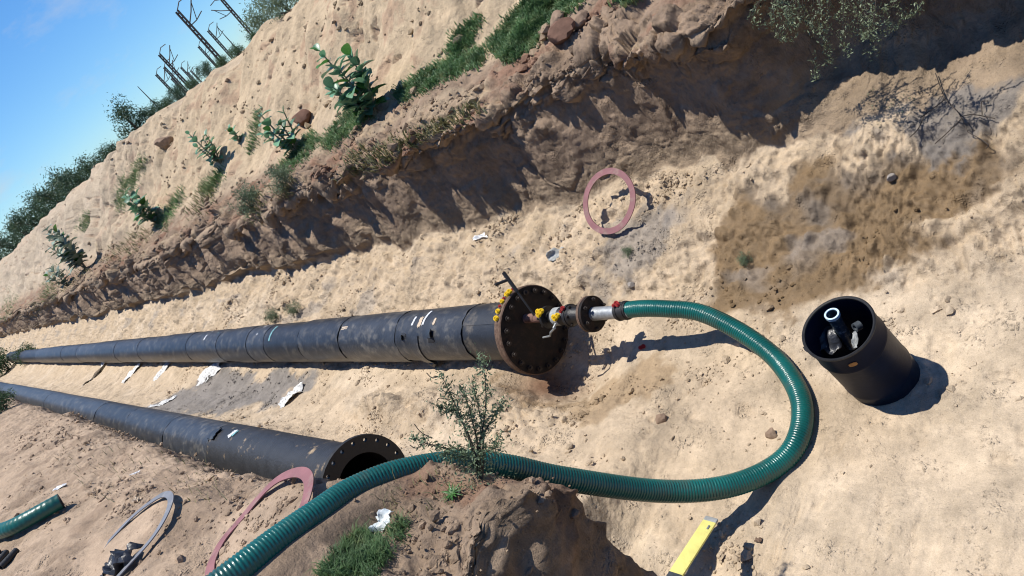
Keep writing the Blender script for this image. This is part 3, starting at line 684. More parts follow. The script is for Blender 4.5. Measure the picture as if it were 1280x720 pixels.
# flange with real bolt holes
mb = MB(); NH = 20; segs = NH*8; rin, rout, rh, rb = R2-.03, .535, .024, .475
def flange_holes(mb, x0, th):
    """ring face made of sectors, each with an octagonal hole, front and back plus rims"""
    vs_, fs = [], []
    def V(x, r, a): vs_.append((x, P2Y+r*math.cos(a), P2Z+r*math.sin(a))); return len(vs_)-1
    for s_ in range(NH):
        a0, a1 = 2*math.pi*s_/NH, 2*math.pi*(s_+1)/NH; am = (a0+a1)/2; loops = []
        for x in (x0, x0+th):
            outer = [V(x, rin, a0), V(x, rin, am), V(x, rin, a1), V(x, (rin+rout)/2, a1), V(x, rout, a1), V(x, rout, am), V(x, rout, a0), V(x, (rin+rout)/2, a0)]
            hole = []
            for q in range(8):
                t = math.radians([225, 180, 135, 90, 45, 0, 315, 270][q])
                rr = rb+rh*math.cos(t); hole.append(V(x, rr, am+rh*math.sin(t)/rb))
            for q in range(8): fs.append((outer[q], outer[(q+1) % 8], hole[(q+1) % 8], hole[q]))
            loops.append((outer, hole))
        (o0, h0), (o1, h1) = loops
        for q in range(8): fs.append((h0[q], h0[(q+1) % 8], h1[(q+1) % 8], h1[q]))
        for q in (0, 1): fs.append((o0[q], o0[q+1], o1[q+1], o1[q]))
        for q in (4, 5): fs.append((o0[q], o0[q+1], o1[q+1], o1[q]))
    mb.add(vs_, fs)
flange_holes(mb, P2X-.05, .06); mb.build('flange', M['rubber'], p2, angle=40)

# ------------------------------------------------------------------ hoses
def make_hose(name, path, R, mat, label, pitch=.026, amp=.006, seg=22, group='green suction hoses', wall=None):
    P = np.array(path); d = np.r_[0, np.cumsum(np.linalg.norm(np.diff(P, axis=0), axis=1))]; L_ = d[-1]
    n = int(L_/pitch*5); s_ = np.linspace(0, L_, n); Q = np.stack([np.interp(s_, d, P[:, i]) for i in range(3)], 1)
    k = np.hanning(9); k /= k.sum()
    for i in range(3): Q[:, i] = np.convolve(np.pad(Q[:, i], 4, mode='edge'), k, 'valid')
    tn = np.gradient(Q, axis=0); tn /= np.linalg.norm(tn, axis=1)[:, None]
    a = np.cross(tn[0], [0, 0, 1]); a /= np.linalg.norm(a); A = np.empty_like(Q)
    for i in range(n):
        a = a-tn[i]*(a@tn[i]); a /= np.linalg.norm(a); A[i] = a
    B = np.cross(tn, A); th = np.arange(seg)*2*math.pi/seg
    ph = 2*math.pi*s_[:, None]/pitch + th[None, :]
    rad = R-amp+amp*2*np.clip(.5+.5*np.cos(ph), 0, 1)**.7
    V_ = Q[:, None, :]+rad[..., None]*(A[:, None, :]*np.cos(th)[None, :, None]+B[:, None, :]*np.sin(th)[None, :, None])
    ix = np.arange(n*seg).reshape(n, seg); j = np.roll(ix, -1, axis=1)
    f_ = np.stack([ix[:-1], j[:-1], j[1:], ix[1:]], -1).reshape(-1, 4)
    loc = Vector(Q[n//2]); root = empty(name, loc, label, 'hose', group)
    o = fast_mesh('hose_wall', V_.reshape(-1, 3)-np.array(loc), f_, mat); o.parent = root
    return root, Q
hs_, hq = make_hose('suction_hose', hose_path, HR, M['hose'], 'long ribbed green hose looping from the valve across the sand and mound', pitch=.024, amp=.0032)
mb = MB(); hd = Vector(hose_path[6]-hose_path[0]).normalized(); c0 = Vector(hose_path[0])
mb.lathe(c0-hd*.03, hd, [(0, HR-.01), (0, HR+.008), (.16, HR+.010), (.16, HR-.01)], 28)
for q in (.03, .12): mb.lathe(c0-hd*.03+hd*(q-.014), hd, [(0, HR+.005), (0, HR+.016), (.028, HR+.016), (.028, HR+.005)], 28)
cl = mb.build('hose_clamp', M['rubber'], hs_)
h1, hn1 = hit(52, 650); 
hl_px = [(79, 629), (62, 639), (40, 651), (18, 661), (-5, 669), (-40, 678), (-80, 684)]
hl = []
for q in hl_px:
    P, n = hit(q[0]+3, q[1]+7)
    if P is None: P, n = Vector(atd(*q, 8)), Vector((0, 0, 1))
    hl.append(P+n*.10)
hl2, hq2 = make_hose('suction_hose', catmull([tuple(p) for p in hl], 12), .078, M['hose_mud'], 'short muddy green hose end lying on the near bank', pitch=.05, amp=.0015)
dirn = Vector(hq2[0]-hq2[3]).normalized(); mb = MB(); mb.lathe(Vector(hq2[0])-dirn*.12, dirn, [(0, .001), (0, .066), (.12, .066), (.122, .079), (.11, .079)], 24); mb.build('hose_bore', M['inside'], hl2)

# ------------------------------------------------------------------ drum and what it holds
bb = Vector(atz(1106, 474, .0)); best = None
for d_ in np.linspace(5, 7, 2001):
    tp = Vector(atd(1047, 410, d_)); L_ = (tp-bb).length
    if best is None or abs(L_-.84)+(0 if tp.z > .5 else 5) < best[0]: best = (abs(L_-.84)+(0 if tp.z > .5 else 5), tp)
bt_ = best[1]; dax = (bt_-bb).normalized(); bb = bb-dax*.10; DH = (bt_-bb).length; RD = .275
drum = empty('drum', bb, 'tilted black open-topped drum sunk in the sand beside the hose loop', 'drum')
mb = MB(); mb.lathe(bb, dax, [(0, .001), (0, RD-.02), (.03, RD), (DH*.28, RD+.002), (DH*.30, RD+.007), (DH*.32, RD+.002), (DH*.76, RD), (DH*.775, RD+.007), (DH*.79, RD+.001), (DH-.02, RD+.002)], 56); body = mb.build('body', M['drum'], drum, angle=60)
mb = MB(); mb.lathe(bb, dax, [(DH*.985, RD-.012), (DH*.98, RD+.005), (DH*.99, RD+.012), (DH, RD+.012), (DH+.008, RD+.004), (DH, RD-.010)], 56, True); mb.build('rim', M['rubber'], drum)
mb = MB(); mb.lathe(bb, dax, [(DH-.01, RD-.008), (DH*.5, RD-.010), (.06, RD-.012), (.05, .001)], 56); mb.build('lining', M['drum'], drum)
# label sticker on the side seen below the rim
sd_dir = Vector(atd(1062, 455, (bt_-Vector(CAM)).dot(Vector(_f))-.2))-bt_; sd_dir = (sd_dir-dax*sd_dir.dot(dax)).normalized(); sb = dax.cross(sd_dir)
mb = MB(); cen = bb+dax*(DH*.88); vs_ = []
for lay in (0, 1):
    for i in range(5):
        for k in range(3):
            a = (i-2)*.055; r = RD+.004+.003*lay; vs_.append(cen+(sd_dir*math.cos(a)+sb*math.sin(a))*r+dax*((k-1)*.022*(1 if i not in (0, 4) else .6)))
mb.add(vs_, [(i*3+k+l*15, i*3+k+1+l*15, i*3+k+4+l*15, i*3+k+3+l*15) for l in (0, 1) for i in range(4) for k in range(2)]); mb.build('sticker', M['sticker'], drum)
# things standing in the drum
inax = dax; e1 = dax.cross(Vector((0, 0, 1))).normalized(); e2_ = dax.cross(e1)
def indrum(px, py, dep):
    """point on the plane dep below the rim seen through a pixel"""
    d = Vector(ray(px, py)); o = Vector(CAM); pl = bt_-dax*dep; t = (pl-o).dot(dax)/d.dot(dax); return o+d*t
tA = indrum(1040, 393, .03); tB = indrum(1064, 432, .45); ta = (tA-tB).normalized()
tb = empty('plastic_tube', tB, 'pale plastic tube leaning inside the black drum', 'tube')
mb = MB(); mb.lathe(tB, ta, [(0, .001), (0, .05), ((tA-tB).length, .05), ((tA-tB).length, .042), ((tA-tB).length-.25, .042)], 24); mb.build('tube_wall', M['clear_tube'], tb)
mb = MB(); L_ = (tA-tB).length; mb.lathe(tB, ta, [(L_-.02, .048), (L_-.02, .058), (L_+.008, .058), (L_+.008, .044), (L_-.02, .044)], 24); mb.build('tube_collar', M['blue_white'], tb)
rA = indrum(1075, 406, .16); rr_ = (rA-bt_); rr_ = (rr_-dax*rr_.dot(dax)).normalized()
mb = MB(); mb.lathe(rA, (rr_*-.9+dax*.4).normalized(), ring_profile(0, .05, .022, .036), 20, True); o = mb.build('pipe_fitting', M['dark_grey']); tag(o, 'small round pipe fitting on the inner wall of the black drum', 'fitting')
def crumple(name, P, nrm, w_, h_, amp, mat, seed, par=None, n=12, m_=8, fold=3., rot=0.):
    P = Vector(P); nrm = Vector(nrm).normalized(); a = nrm.cross(Vector((0, 1, .3))).normalized(); b = nrm.cross(a)
    a, b = a*math.cos(rot)+b*math.sin(rot), b*math.cos(rot)-a*math.sin(rot)
    vs_ = []
    for lay in (0, 1):
        for i in range(n+1):
            for k in range(m_+1):
                u_, v_ = i/n-.5, k/m_-.5
                hgt = amp*(.5+float(fbm(u_*fold+seed, v_*fold*.7, seed, 3)))+.004*lay
                sx = 1+.35*float(perlin(v_*3+seed, seed, 1.)); sy = 1+.4*float(perlin(u_*3, seed, 4.))
                vs_.append(P+a*(u_*w_*sx)+b*(v_*h_*sy+.1*h_*float(perlin(u_*4, seed, 9.)))+nrm*max(.004, hgt))
    W = m_+1; L0 = (n+1)*W; fs = []
    for i in range(n):
        for k in range(m_):
            for l_ in (0, L0): fs.append((l_+i*W+k, l_+i*W+k+1, l_+(i+1)*W+k+1, l_+(i+1)*W+k))
    for i in (0, n):
        for k in range(m_): fs.append((i*W+k, i*W+k+1, L0+i*W+k+1, L0+i*W+k))
    for k in (0, m_):
        for i in range(n): fs.append((i*W+k, (i+1)*W+k, L0+(i+1)*W+k, L0+i*W+k))
    mb = MB(); mb.add(vs_, fs); o = mb.build(name, mat, par, angle=80); return o
o = crumple('plastic_scrap', indrum(1071, 425, .12)-rr_*.0, (dax*.7-rr_*.5), .05, .11, .03, M['worn_grey'], 4.4); tag(o, 'crumpled grey plastic scrap inside the black drum', 'scrap')
o = crumple('crumpled_liner', indrum(1032, 425, .30), dax, .26, .24, .10, M['rag_dark'], 2.4); tag(o, 'crumpled dark plastic liner lying in the black drum', 'liner')

# ------------------------------------------------------------------ gaskets
def gasket(center, nrm, R, rw, mat, label, seed, sag=.01, th=.008, grp='flange gaskets'):
    c_ = Vector(center); n = Vector(nrm).normalized(); a = n.cross(Vector((1, .2, 0))).normalized(); b = n.cross(a); vs_ = []; S = 72
    for k in range(S):
        t = 2*math.pi*k/S; wob = 1+.012*float(perlin(math.cos(t)*1.2+seed, math.sin(t)*1.2, seed)); lift = sag*float(perlin(math.cos(t)*1.1+seed*2, math.sin(t)*1.1, seed+5))
        e_ = a*math.cos(t)+b*math.sin(t)
        for (r_, h_) in ((R-rw, 0), (R, 0), (R, th), (R-rw, th)): vs_.append(c_+e_*(r_*wob)+n*(h_+lift))
    fs = [(k*4+i, k*4+(i+1) % 4, ((k+1) % S)*4+(i+1) % 4, ((k+1) % S)*4+i) for k in range(S) for i in range(4)]
    mb = MB(); mb.add(vs_, fs); o = mb.build('gasket', mat, angle=40); return tag(o, label, 'gasket', grp)
def fit_plane(px, py, R):
    """ground point through a pixel and the mean slope around it"""
    P, n = hit(px, py); pts = []
    for k in range(24):
        t = 2*math.pi*k/24
        q, _ = drop(P.x+R*.8*math.cos(t), P.y+R*.8*math.sin(t), P.z+1.2); pts.append(q)
    A_ = np.array([[q.x, q.y, 1] for q in pts]); z_ = np.array([q.z for q in pts]); co = np.linalg.lstsq(A_, z_, rcond=None)[0]
    nn = Vector((-co[0], -co[1], 1)).normalized(); hi_ = max((q-Vector((P.x, P.y, co[0]*P.x+co[1]*P.y+co[2]))).dot(nn) for q in pts)
    return Vector((P.x, P.y, co[0]*P.x+co[1]*P.y+co[2])), nn, hi_
gasket(GP+Vector((0, 0, .012)), (-.05, -.02, 1), .475, .085, M['pink'], 'pink rubber ring gasket partly under the green hose', 1.7, .03)
gasket(GG+Vector((0, 0, .012)), (-.05, .0, 1), .50, .06, M['grey_rubber'], 'dusty grey rubber ring gasket on the near bank', 2.9, .03)
P, n = hit(769, 258); gn = Vector((.09, -.70, .71)).normalized(); lean = math.acos(min(1, gn.dot(n)))
gasket(P+n*(.43*math.sin(lean)*.9+.09), gn, .43, .08, M['pink'], 'pink rubber ring gasket leaning on sand below the soil cliff', 4.2, .01, th=.014)

# ------------------------------------------------------------------ flowers on the flange and valve
def flower_mesh(mat, seed):
    mb = MB(); r_ = random.Random(seed)
    for ring, (rad, hgt, nn_, tilt) in enumerate(((.030, .004, 11, .25), (.022, .012, 9, .6), (.013, .019, 7, 1.0))):
        for k in range(nn_):
            a = 2*math.pi*(k+.4*ring)/nn_+r_.uniform(-.1, .1); e_ = Vector((math.cos(a), math.sin(a), 0)); s_ = Vector((-math.sin(a), math.cos(a), 0)); w2 = rad*.36
            b0 = e_*(rad*.25)+Vector((0, 0, hgt)); b1 = e_*(rad*.8*math.cos(tilt*.6))+Vector((0, 0, hgt+rad*.5*math.sin(tilt))); b2 = e_*(rad*math.cos(tilt*.8))+Vector((0, 0, hgt+rad*.62*math.sin(tilt)-.003))
            mb.add([b0-s_*w2*.5, b0+s_*w2*.5, b1+s_*w2, b2+s_*w2*.45, b2-s_*w2*.45, b1-s_*w2], [(0, 1, 2, 5), (5, 2, 3, 4)])
    mb.lathe((0, 0, -.012), (0, 0, 1), [(0, .001), (0, .010), (.012, .020), (.026, .017), (.032, .001)], 10)
    me_o = mb.build('flower', mat, angle=20); me = me_o.data; bpy.data.objects.remove(me_o); return me
fy, fr = flower_mesh(M['yellow_flower'], 1), flower_mesh(M['red_flower'], 2)
def garland(pts, label, cols):
    root = empty('garland', pts[0], label, 'garland', 'marigold offerings on the pipe end')
    mb = MB(); mb.tube([Vector(p) for p in pts], .006, 6); mb.build('thread', M['stem'], root)
    for i, p in enumerate(pts):
        o = bpy.data.objects.new('flower', fy if cols[i % len(cols)] == 'y' else fr); COL.objects.link(o); o.parent = root; o.location = Vector(p)-root.location
        vd = (Vector(CAM)-Vector(p)).normalized(); q = (vd+Vector((random.uniform(-.4, .4), random.uniform(-.4, .4), .5))).to_track_quat('Z', 'Y'); o.rotation_euler = q.to_euler(); sc = random.uniform(1.0, 1.35)*(1 if cols[i % len(cols)] == 'y' else .72); o.scale = (sc,)*3
gp = []
for (px, py) in [(624, 400), (625.5, 392), (628, 387), (630, 381), (629.5, 375), (634, 371), (637, 369), (641, 366)]:
    d = Vector(ray(px, py)); t = (P1X-.10-CAM[0])/d.x; q = Vector(CAM)+d*t; dq = Vector((0, q.y-P1Y, q.z-P1Z)).normalized()*(RF+.025); gp.append((P1X-.07, P1Y+dq.y, P1Z+dq.z))
garland(gp, 'garland of yellow and red marigolds hung over the bolted end plate rim', 'yyryryyr')
garland([(xv, P1Y-.05, NZ_+.15), (xv+.03, P1Y-.09, NZ_+.135), (xv+.06, P1Y-.05, NZ_+.15)], 'three yellow marigolds tied on the first valve flange', 'y')
garland([(xv+.19*kx, P1Y-.09, NZ_+.08), (xv+.2*kx, P1Y-.10, NZ_+.06), (xv+.24*kx, P1Y-.08, NZ_+.09)], 'yellow marigold cluster on the middle of the valve', 'y')
garland([(xv+.30*kx, P1Y-.06, NZ_+.13), (xv+.32*kx, P1Y-.03, NZ_+.15)], 'red marigold cluster on the second valve flange', 'r')
cc_ = c0+hd*.03+Vector((0, .0, HR+.03)); garland([cc_, cc_+Vector((.03, -.02, .0)), cc_+Vector((-.02, -.03, 0))], 'dark red flower cluster on the hose clamp', 'r')
P, n = hit(802, 436); garland([P+n*.02, P+n*.02+Vector((.03, .02, 0))], 'fallen red flowers on sand below the hose', 'r')

# ------------------------------------------------------------------ yellow board
A_ = Vector(atz(890, 648, .42)); B_ = Vector(atz(815, 764, .80)); ux = (B_-A_).normalized(); vd = (Vector(CAM)-A_).normalized()*.8+Vector((-.1, 0, .6)); uw = ux.cross(vd).normalized(); un = uw.cross(ux)
yb = empty('painted_board', A_, 'narrow yellow painted board with worn grey ends leaning on the mound foot', 'board')
L_ = (B_-A_).length
def seg_box(t0, t1, w_, th, name, mat): mb = MB(); mb.box(A_+ux*((t0+t1)/2), ux*((t1-t0)/2), uw*w_/2, un*th/2); mb.build(name, mat, yb, bevel=.004)
seg_box(.045, .64*L_, .10, .022, 'painted_face', M['yellow_paint']); seg_box(0, .05, .097, .026, 'worn_end', M['worn_grey']); seg_box(.635*L_, L_, .097, .026, 'bare_end', M['dark_grey'])
mb = MB(); q = A_+ux*.12+un*.013-uw*.02; mb.box(q, ux*.022, uw*.006, un*.004); mb.build('nail_plate', M['galv'], yb, bevel=.001)

#@@PLANTS
# ------------------------------------------------------------------ loose clods (nobody could count them)
ICO_V = []
_t = (1+5**.5)/2
for a_ in (-1, 1):
    for b_ in (-_t, _t): ICO_V += [(a_, b_, 0), (0, a_, b_), (b_, 0, a_)]
ICO_V = np.array(ICO_V, float); ICO_V /= np.linalg.norm(ICO_V[0])
from itertools import combinations
_e = [(i, j) for i, j in combinations(range(12), 2) if np.linalg.norm(ICO_V[i]-ICO_V[j]) < 1.1]; _es = set(_e)
ICO_F = []
for i, j, k in combinations(range(12), 3):
    if (i, j) in _es and (j, k) in _es and (i, k) in _es:
        nn_ = np.cross(ICO_V[j]-ICO_V[i], ICO_V[k]-ICO_V[i]); ICO_F.append((i, j, k) if nn_@ICO_V[i] > 0 else (i, k, j))
ICO_F = np.array(ICO_F)
def scatter_clods(name, pos, size, col, label):
    n = len(pos); V = ICO_V[None]*(1+.38*rng.normal(size=(n, 12, 1)).clip(-1.5, 1.5)*.6)
    V = V*(size[:, None, None]*np.stack([rng.uniform(.7, 1.4, n), rng.uniform(.7, 1.4, n), rng.uniform(.5, .95, n)], -1)[:, None, :])
    an = rng.uniform(0, 6.28, n); ca_, sa = np.cos(an)[:, None], np.sin(an)[:, None]
    V = np.stack([V[..., 0]*ca_-V[..., 1]*sa, V[..., 0]*sa+V[..., 1]*ca_, V[..., 2]], -1)+pos[:, None, :]
    Fc = (ICO_F[None]+12*np.arange(n)[:, None, None]).reshape(-1, 3)
    o = fast_mesh(name, V.reshape(-1, 3), Fc, M['clod'], smooth=False); a = o.data.attributes.new('soil', 'FLOAT_COLOR', 'POINT')
    cc = np.concatenate([np.repeat(col, 12, axis=0), np.zeros((n*12, 1))], 1); a.data.foreach_set('color', cc.astype(np.float32).ravel())
    return tag(o, label, kind='stuff')
Tf = T.ravel(); xf, yf, zf = verts[:, 0], verts[:, 1], verts[:, 2]
clump = fbm(xf*1.1+3, yf*1.1, zf*1.1, 3, .6)
def pick(mask, wgt, n):
    ids = np.flatnonzero(mask); p = wgt[ids]; p = p/p.sum(); return rng.choice(ids, n, p=p)
def clods(mask, n, smin, smax, pw, name, label, darken=.82, sharp=3.4):
    wgt = np.exp(sharp*clump)*np.clip(np.abs(xf)*.0+1, 0, 9)*(.0036*(3+.85*np.abs(xf)))
    k = pick(mask, wgt, n); sz = smin*(1-rng.random(n)*(1-(smin/smax)**pw))**(-1/pw)
    dist = np.hypot(np.hypot(xf[k], yf[k]), zf[k]-H); sz = np.maximum(sz, dist*.0006)
    pos = verts[k]+rng.normal(size=(n, 3))*[.02, .02, 0]; pos[:, 2] += sz*.15
    scatter_clods(name, pos, sz, flatc[k]*rng.uniform(darken-.12, darken+.16, (n, 1)), label)
vis = (xf < 1) & (xf > -22)
clods(vis & (Tf > 9.5) & (Tf < 15) & ~((xf > -4.7) & (yf > 5.7)), 9500, .007, .05, 2.0, 'sand_clods', 'small crumbled clods strewn over the trench sand', .82, 5.)
clods((xf < -6) & (xf > -40) & (Tf > 18.5) & (Tf < 22), 2600, .018, .10, 1.6, 'ledge_clods', 'reddish soil clods along the edge of the eroded bank', .85, 4.)
clods((xf < -2.9) & (xf > -16) & (Tf > 3) & (Tf < 8.5), 4500, .006, .04, 1.8, 'bank_clods', 'small soil crumbs on the near bank', .85)
clods((xf < -6) & (xf > -60) & (Tf > 22) & (Tf < 26), 800, .02, .11, 1.6, 'slope_clods', 'dark lumps scattered on the upper sandy slope', .62, 4.)

def rock(P, n, size, mat, label, seed, cat='rock', grp=None, name='rock', sq=(1, 1, .75)):
    bm = bmesh.new(); bmesh.ops.create_icosphere(bm, subdivisions=3, radius=1)
    for v in bm.verts:
        c_ = v.co.copy(); d = 1+.30*float(perlin(c_.x*1.1+seed, c_.y*1.1, c_.z*1.1+seed))+.12*float(perlin(c_.x*3+seed, c_.y*3, c_.z*3))
        for pl in range(11):   # cut facets
            r_ = random.Random(int(seed*1000)+pl*77); nn = Vector((r_.gauss(0, 1), r_.gauss(0, 1), r_.gauss(.2, .8))).normalized(); dd = c_.dot(nn)*d
            th = r_.uniform(.5, .8)
            if dd > th: d *= th/dd
        v.co = Vector((c_.x*sq[0], c_.y*sq[1], c_.z*sq[2]))*d*size
    me = bpy.data.meshes.new(name); bm.to_mesh(me); bm.free(); me.materials.append(mat); me.polygons.foreach_set('use_smooth', [True]*len(me.polygons)); me.set_sharp_from_angle(angle=math.radians(28))
    o = bpy.data.objects.new(name, me); COL.objects.link(o); o.location = Vector(P)+Vector(n)*size*.35; o.rotation_euler = (0, 0, seed); return tag(o, label, cat, grp)
def rock_px(px, py, size, mat, label, seed, grp=None, **k):
    P, n = hit(px, py); 
    if P is not None: rock(P, n, size, mat, label, seed, grp=grp, **k)
rock_px(379, 150, .30, M['rock_brown'], 'dark brown boulder resting on the sandy slope beside a leafy plant', 1.3)
rock_px(708, 42, .24, M['rock_brown'], 'largest brown soil block at the crumbling edge above the cliff', 2.2)
rock_px(727, 30, .16, M['rock_tan'], 'tan soil block next to the largest block at the crumbling edge', 3.1)
rock_px(700, 26, .14, M['rock_tan'], 'small tan soil block behind the largest block at the crumbling edge', 4.4)
rock_px(207, 180, .42, M['rock_tan'], 'reddish brown earth lump protruding from the upper slope', 5.5)
rock_px(1113, 222, .05, M['rock_grey'], 'small grey stone on the wet brown sand', 5.1)
rock_px(788, 357, .055, M['rock_grey'], 'round grey stone on sand above the valve', 6.3)
rock_px(828, 525, .075, M['rock_tan'], 'lumpy clod standing alone on the sand inside the hose loop', 7.7)
rock_px(965, 545, .06, M['rock_tan'], 'clod pressed against the inner side of the hose loop', 8.3)

# ------------------------------------------------------------------ litter
def rag_px(px, py, w_, h_, label, seed, mat='rag', amp=.06, rot=0., cat='rag', name='rag', grp='white rags between the pipes'):
    P, n = hit(px, py)
    if P is None: return
    o = crumple(name, P, n, w_, h_, amp, M[mat], seed, rot=rot); tag(o, label, cat, grp); return o
rag_px(367, 496, .55, .32, 'striped white rag spread on a sand heap near the open pipe flange', 1.1, amp=.10, rot=.9)
rag_px(262, 467, .85, .40, 'wide white rag lying on grey silt against the wrapped pipe', 2.2, rot=.6)
rag_px(203, 505, .70, .35, 'white rag against the upper side of the open pipe', 3.3, rot=.9)
rag_px(203, 465, .70, .4, 'pale rag beside the wrapped pipe, next to the wide white rag', 4.4, rot=1.3)
rag_px(166, 466, .8, .4, 'grey rag beside the wrapped pipe between two paler rags', 5.5, rot=1.0)
rag_px(120, 470, 1.7, .7, 'large white cloth draped on sand near the far part of the pipes', 6.6, amp=.16, rot=1.2)
rag_px(482, 657, .17, .13, 'clear plastic bag scrap caught in grass on the mound', 7.7, 'bag', .07, .4, 'plastic scrap', 'plastic_scrap', None)
rag_px(601, 297, .10, .26, 'thin white plastic scrap hanging on the sand slope below the cliff', 8.8, 'white_plastic', .05, 1.9, 'plastic scrap', 'plastic_scrap', None)
rag_px(697, 318, .30, .16, 'grey plastic litter on the sand slope below the pink gasket', 9.9, 'worn_grey', .06, .3, 'plastic scrap', 'plastic_scrap', None)
rag_px(75, 610, .13, .07, 'small white scrap beside the short green hose end', 11.1, 'white_plastic', .02, 1.3, 'scrap', 'paper_scrap', None)
rag_px(178, 586, .26, .07, 'thin pale scrap on the near bank above the grey gasket', 12.1, 'white_plastic', .03, 1.3, 'scrap', 'paper_scrap', None)
rag_px(172, 627, .07, .06, 'tiny yellowish crumb of plastic beside the grey gasket', 13.1, 'tape', .04, .2, 'scrap', 'plastic_scrap', None)
rag_px(158, 708, .28, .20, 'dark blue crumpled cloth lying inside the grey gasket', 14.1, 'rag_dark', .12, .9, 'cloth', 'cloth', None)
rag_px(949, 676, .06, .04, 'dry red-brown leaf on the sand beside the yellow board', 15.1, 'rust_edge', .02, .2, 'leaf', 'dry_leaf', None)
def stick(px0, py0, px1, py1, r_, label, mat='rubber', name='pipe_offcut', cat='offcut', grp=None):
    A, n = hit(px0, py0); B, n2 = hit(px1, py1)
    if A is None or B is None: return
    mb = MB(); d = (B-A).normalized(); mb.lathe(A+n*r_, (B+n2*r_-A-n*r_).normalized(), [(0, r_*.75), (0, r_), ((B-A).length, r_), ((B-A).length, r_*.75), (0, r_*.75)], 14); tag(mb.build(name, M[mat]), label, cat, grp)
stick(4, 712, 24, 690, .03, 'black tube offcut lying across the near bank below the hose end')
stick(-6, 712, 10, 692, .026, 'black tube offcut with a pale end beside the other offcut'); stick(-12, 700, 2, 690, .028, 'black tube offcut farthest up the near bank from the others')
stick(145, 712, 158, 697, .022, 'black tube offcut lying on the dark blue cloth')

# ------------------------------------------------------------------ grass
def poly_points(poly, n):
    P = np.array(poly, float); x0, y0 = P.min(0); x1, y1 = P.max(0); o = []
    while len(o) < n:
        q = rng.uniform((x0, y0), (x1, y1), (n*3, 2)); ins = np.zeros(len(q), bool); m_ = len(P)
        for i in range(m_):
            a, b = P[i], P[(i+1) % m_]
            ins ^= ((a[1] > q[:, 1]) != (b[1] > q[:, 1])) & (q[:, 0] < (b[0]-a[0])*(q[:, 1]-a[1])/(b[1]-a[1]+1e-9)+a[0])
        o += [tuple(k) for k in q[ins]]
    return o[:n]
def blades(bases, norms, hts, wid, bend=.5, dens=None):
    """curved blades: two quads and a tip"""
    n = len(bases); B_ = np.array(bases); Nn = np.array(norms); h_ = np.array(hts)[:, None]
    up = Nn*.5+np.array([0, 0, .8]); up /= np.linalg.norm(up, axis=1)[:, None]
    an = rng.uniform(0, 6.28, n); ld = np.stack([np.cos(an), np.sin(an), 0*an], -1); sd2 = np.stack([-np.sin(an), np.cos(an), 0*an], -1)
    bd = bend*rng.uniform(.3, 1.3, (n, 1)); w2 = wid*rng.uniform(.6, 1.3, (n, 1))
    p0 = B_-up*.01; p1_ = B_+up*h_*.55+ld*h_*bd*.3; p2_ = B_+up*h_*(1-.35*bd)+ld*h_*bd*.95
    V = np.stack([p0-sd2*w2, p0+sd2*w2, p1_-sd2*w2*.8, p1_+sd2*w2*.8, p2_-sd2*w2*.12, p2_+sd2*w2*.12], 1)
    base_i = 6*np.arange(n)[:, None, None]; Fq = (np.array([[0, 1, 3, 2], [2, 3, 5, 4]])[None]+base_i).reshape(-1, 4)
    return V.reshape(-1, 3), Fq
def grass_patch(polys, per, h0, h1, wid, mat, label, name='grass'):
    Bs, Ns, Hs = [], [], []
    for poly in polys:
        P = np.array(poly); ar = .5*abs(np.dot(P[:, 0], np.roll(P[:, 1], 1))-np.dot(P[:, 1], np.roll(P[:, 0], 1)))
        for q in poly_points(poly, max(6, int(ar*per))):
            b, n = hit(*(np.array(q)+rng.normal(size=2)*3.6))
            if b is None: continue
            d = (b-Vector(CAM)).length
            if d > 80: continue
            Bs.append(b[:]); Ns.append(n[:]); Hs.append(rng.uniform(h0, h1)*min(1.8, max(1., d/14) if h1 > .1 and d > 8 else 1))
    V, Fq = blades(Bs, Ns, Hs, wid, .8); o = fast_mesh(name, V, Fq, mat, smooth=True); return tag(o, label, kind='stuff')
gA = [[(665, -6), (735, -6), (689, 31), (661, 65), (634, 79), (610, 58), (641, 21)], [(568, 45), (592, 27), (604, 21), (589, 52), (572, 72), (560, 69)], [(606, 60), (603, 79), (548, 103), (503, 127), (493, 117), (537, 86), (579, 69)],
      [(400, 182), (441, 134), (469, 144), (445, 158), (414, 186)], [(353, 207), (370, 190), (392, 165), (398, 175), (375, 205), (345, 218)], [(313, 185), (321, 140), (324, 145), (317, 185), (311, 195)],
      [(250, 240), (275, 213), (280, 216), (262, 243)], [(147, 262), (152, 222), (163, 225), (155, 262)], [(195, 283), (215, 255), (230, 231), (226, 250), (205, 285)], [(53, 372), (60, 345), (70, 332), (66, 360), (57, 374)],
      [(-5, 400), (14, 362), (24, 370), (5, 402)], [(97, 288), (105, 268), (118, 266), (112, 286)], [(160, 225), (178, 195), (182, 200), (168, 235)], [(765, 2), (795, -6), (800, 0), (780, 6)]]
grass_patch(gA, 2.0, .05, .12, .009, M['grass'], 'dense green grass strips growing along the ledge and upper slope')
gB = [[(233, 272), (255, 235), (275, 225), (265, 252), (245, 272)], [(420, 230), (470, 185), (560, 150), (600, 125), (600, 145), (540, 175), (470, 215)], [(120, 330), (170, 290), (200, 290), (160, 320)], [(20, 400), (80, 345), (120, 330), (90, 360), (40, 400)], [(305, 250), (328, 240), (330, 275), (312, 280)], [(345, 238), (368, 222), (366, 250), (350, 252)], [(425, 210), (440, 190), (470, 180), (450, 205)]]
grass_patch(gB, .24, .06, .18, .012, M['grass_dry'], 'sparse dull green weeds on the crumbling edge of the bank', 'weeds')
grass_patch([[(398, 722), (424, 690), (450, 664), (474, 672), (492, 690), (470, 722)], [(486, 672), (500, 650), (512, 655), (505, 675)]], .85, .03, .10, .0028, M['grass'], 'short green grass on the near face of the mound', 'mound_grass')
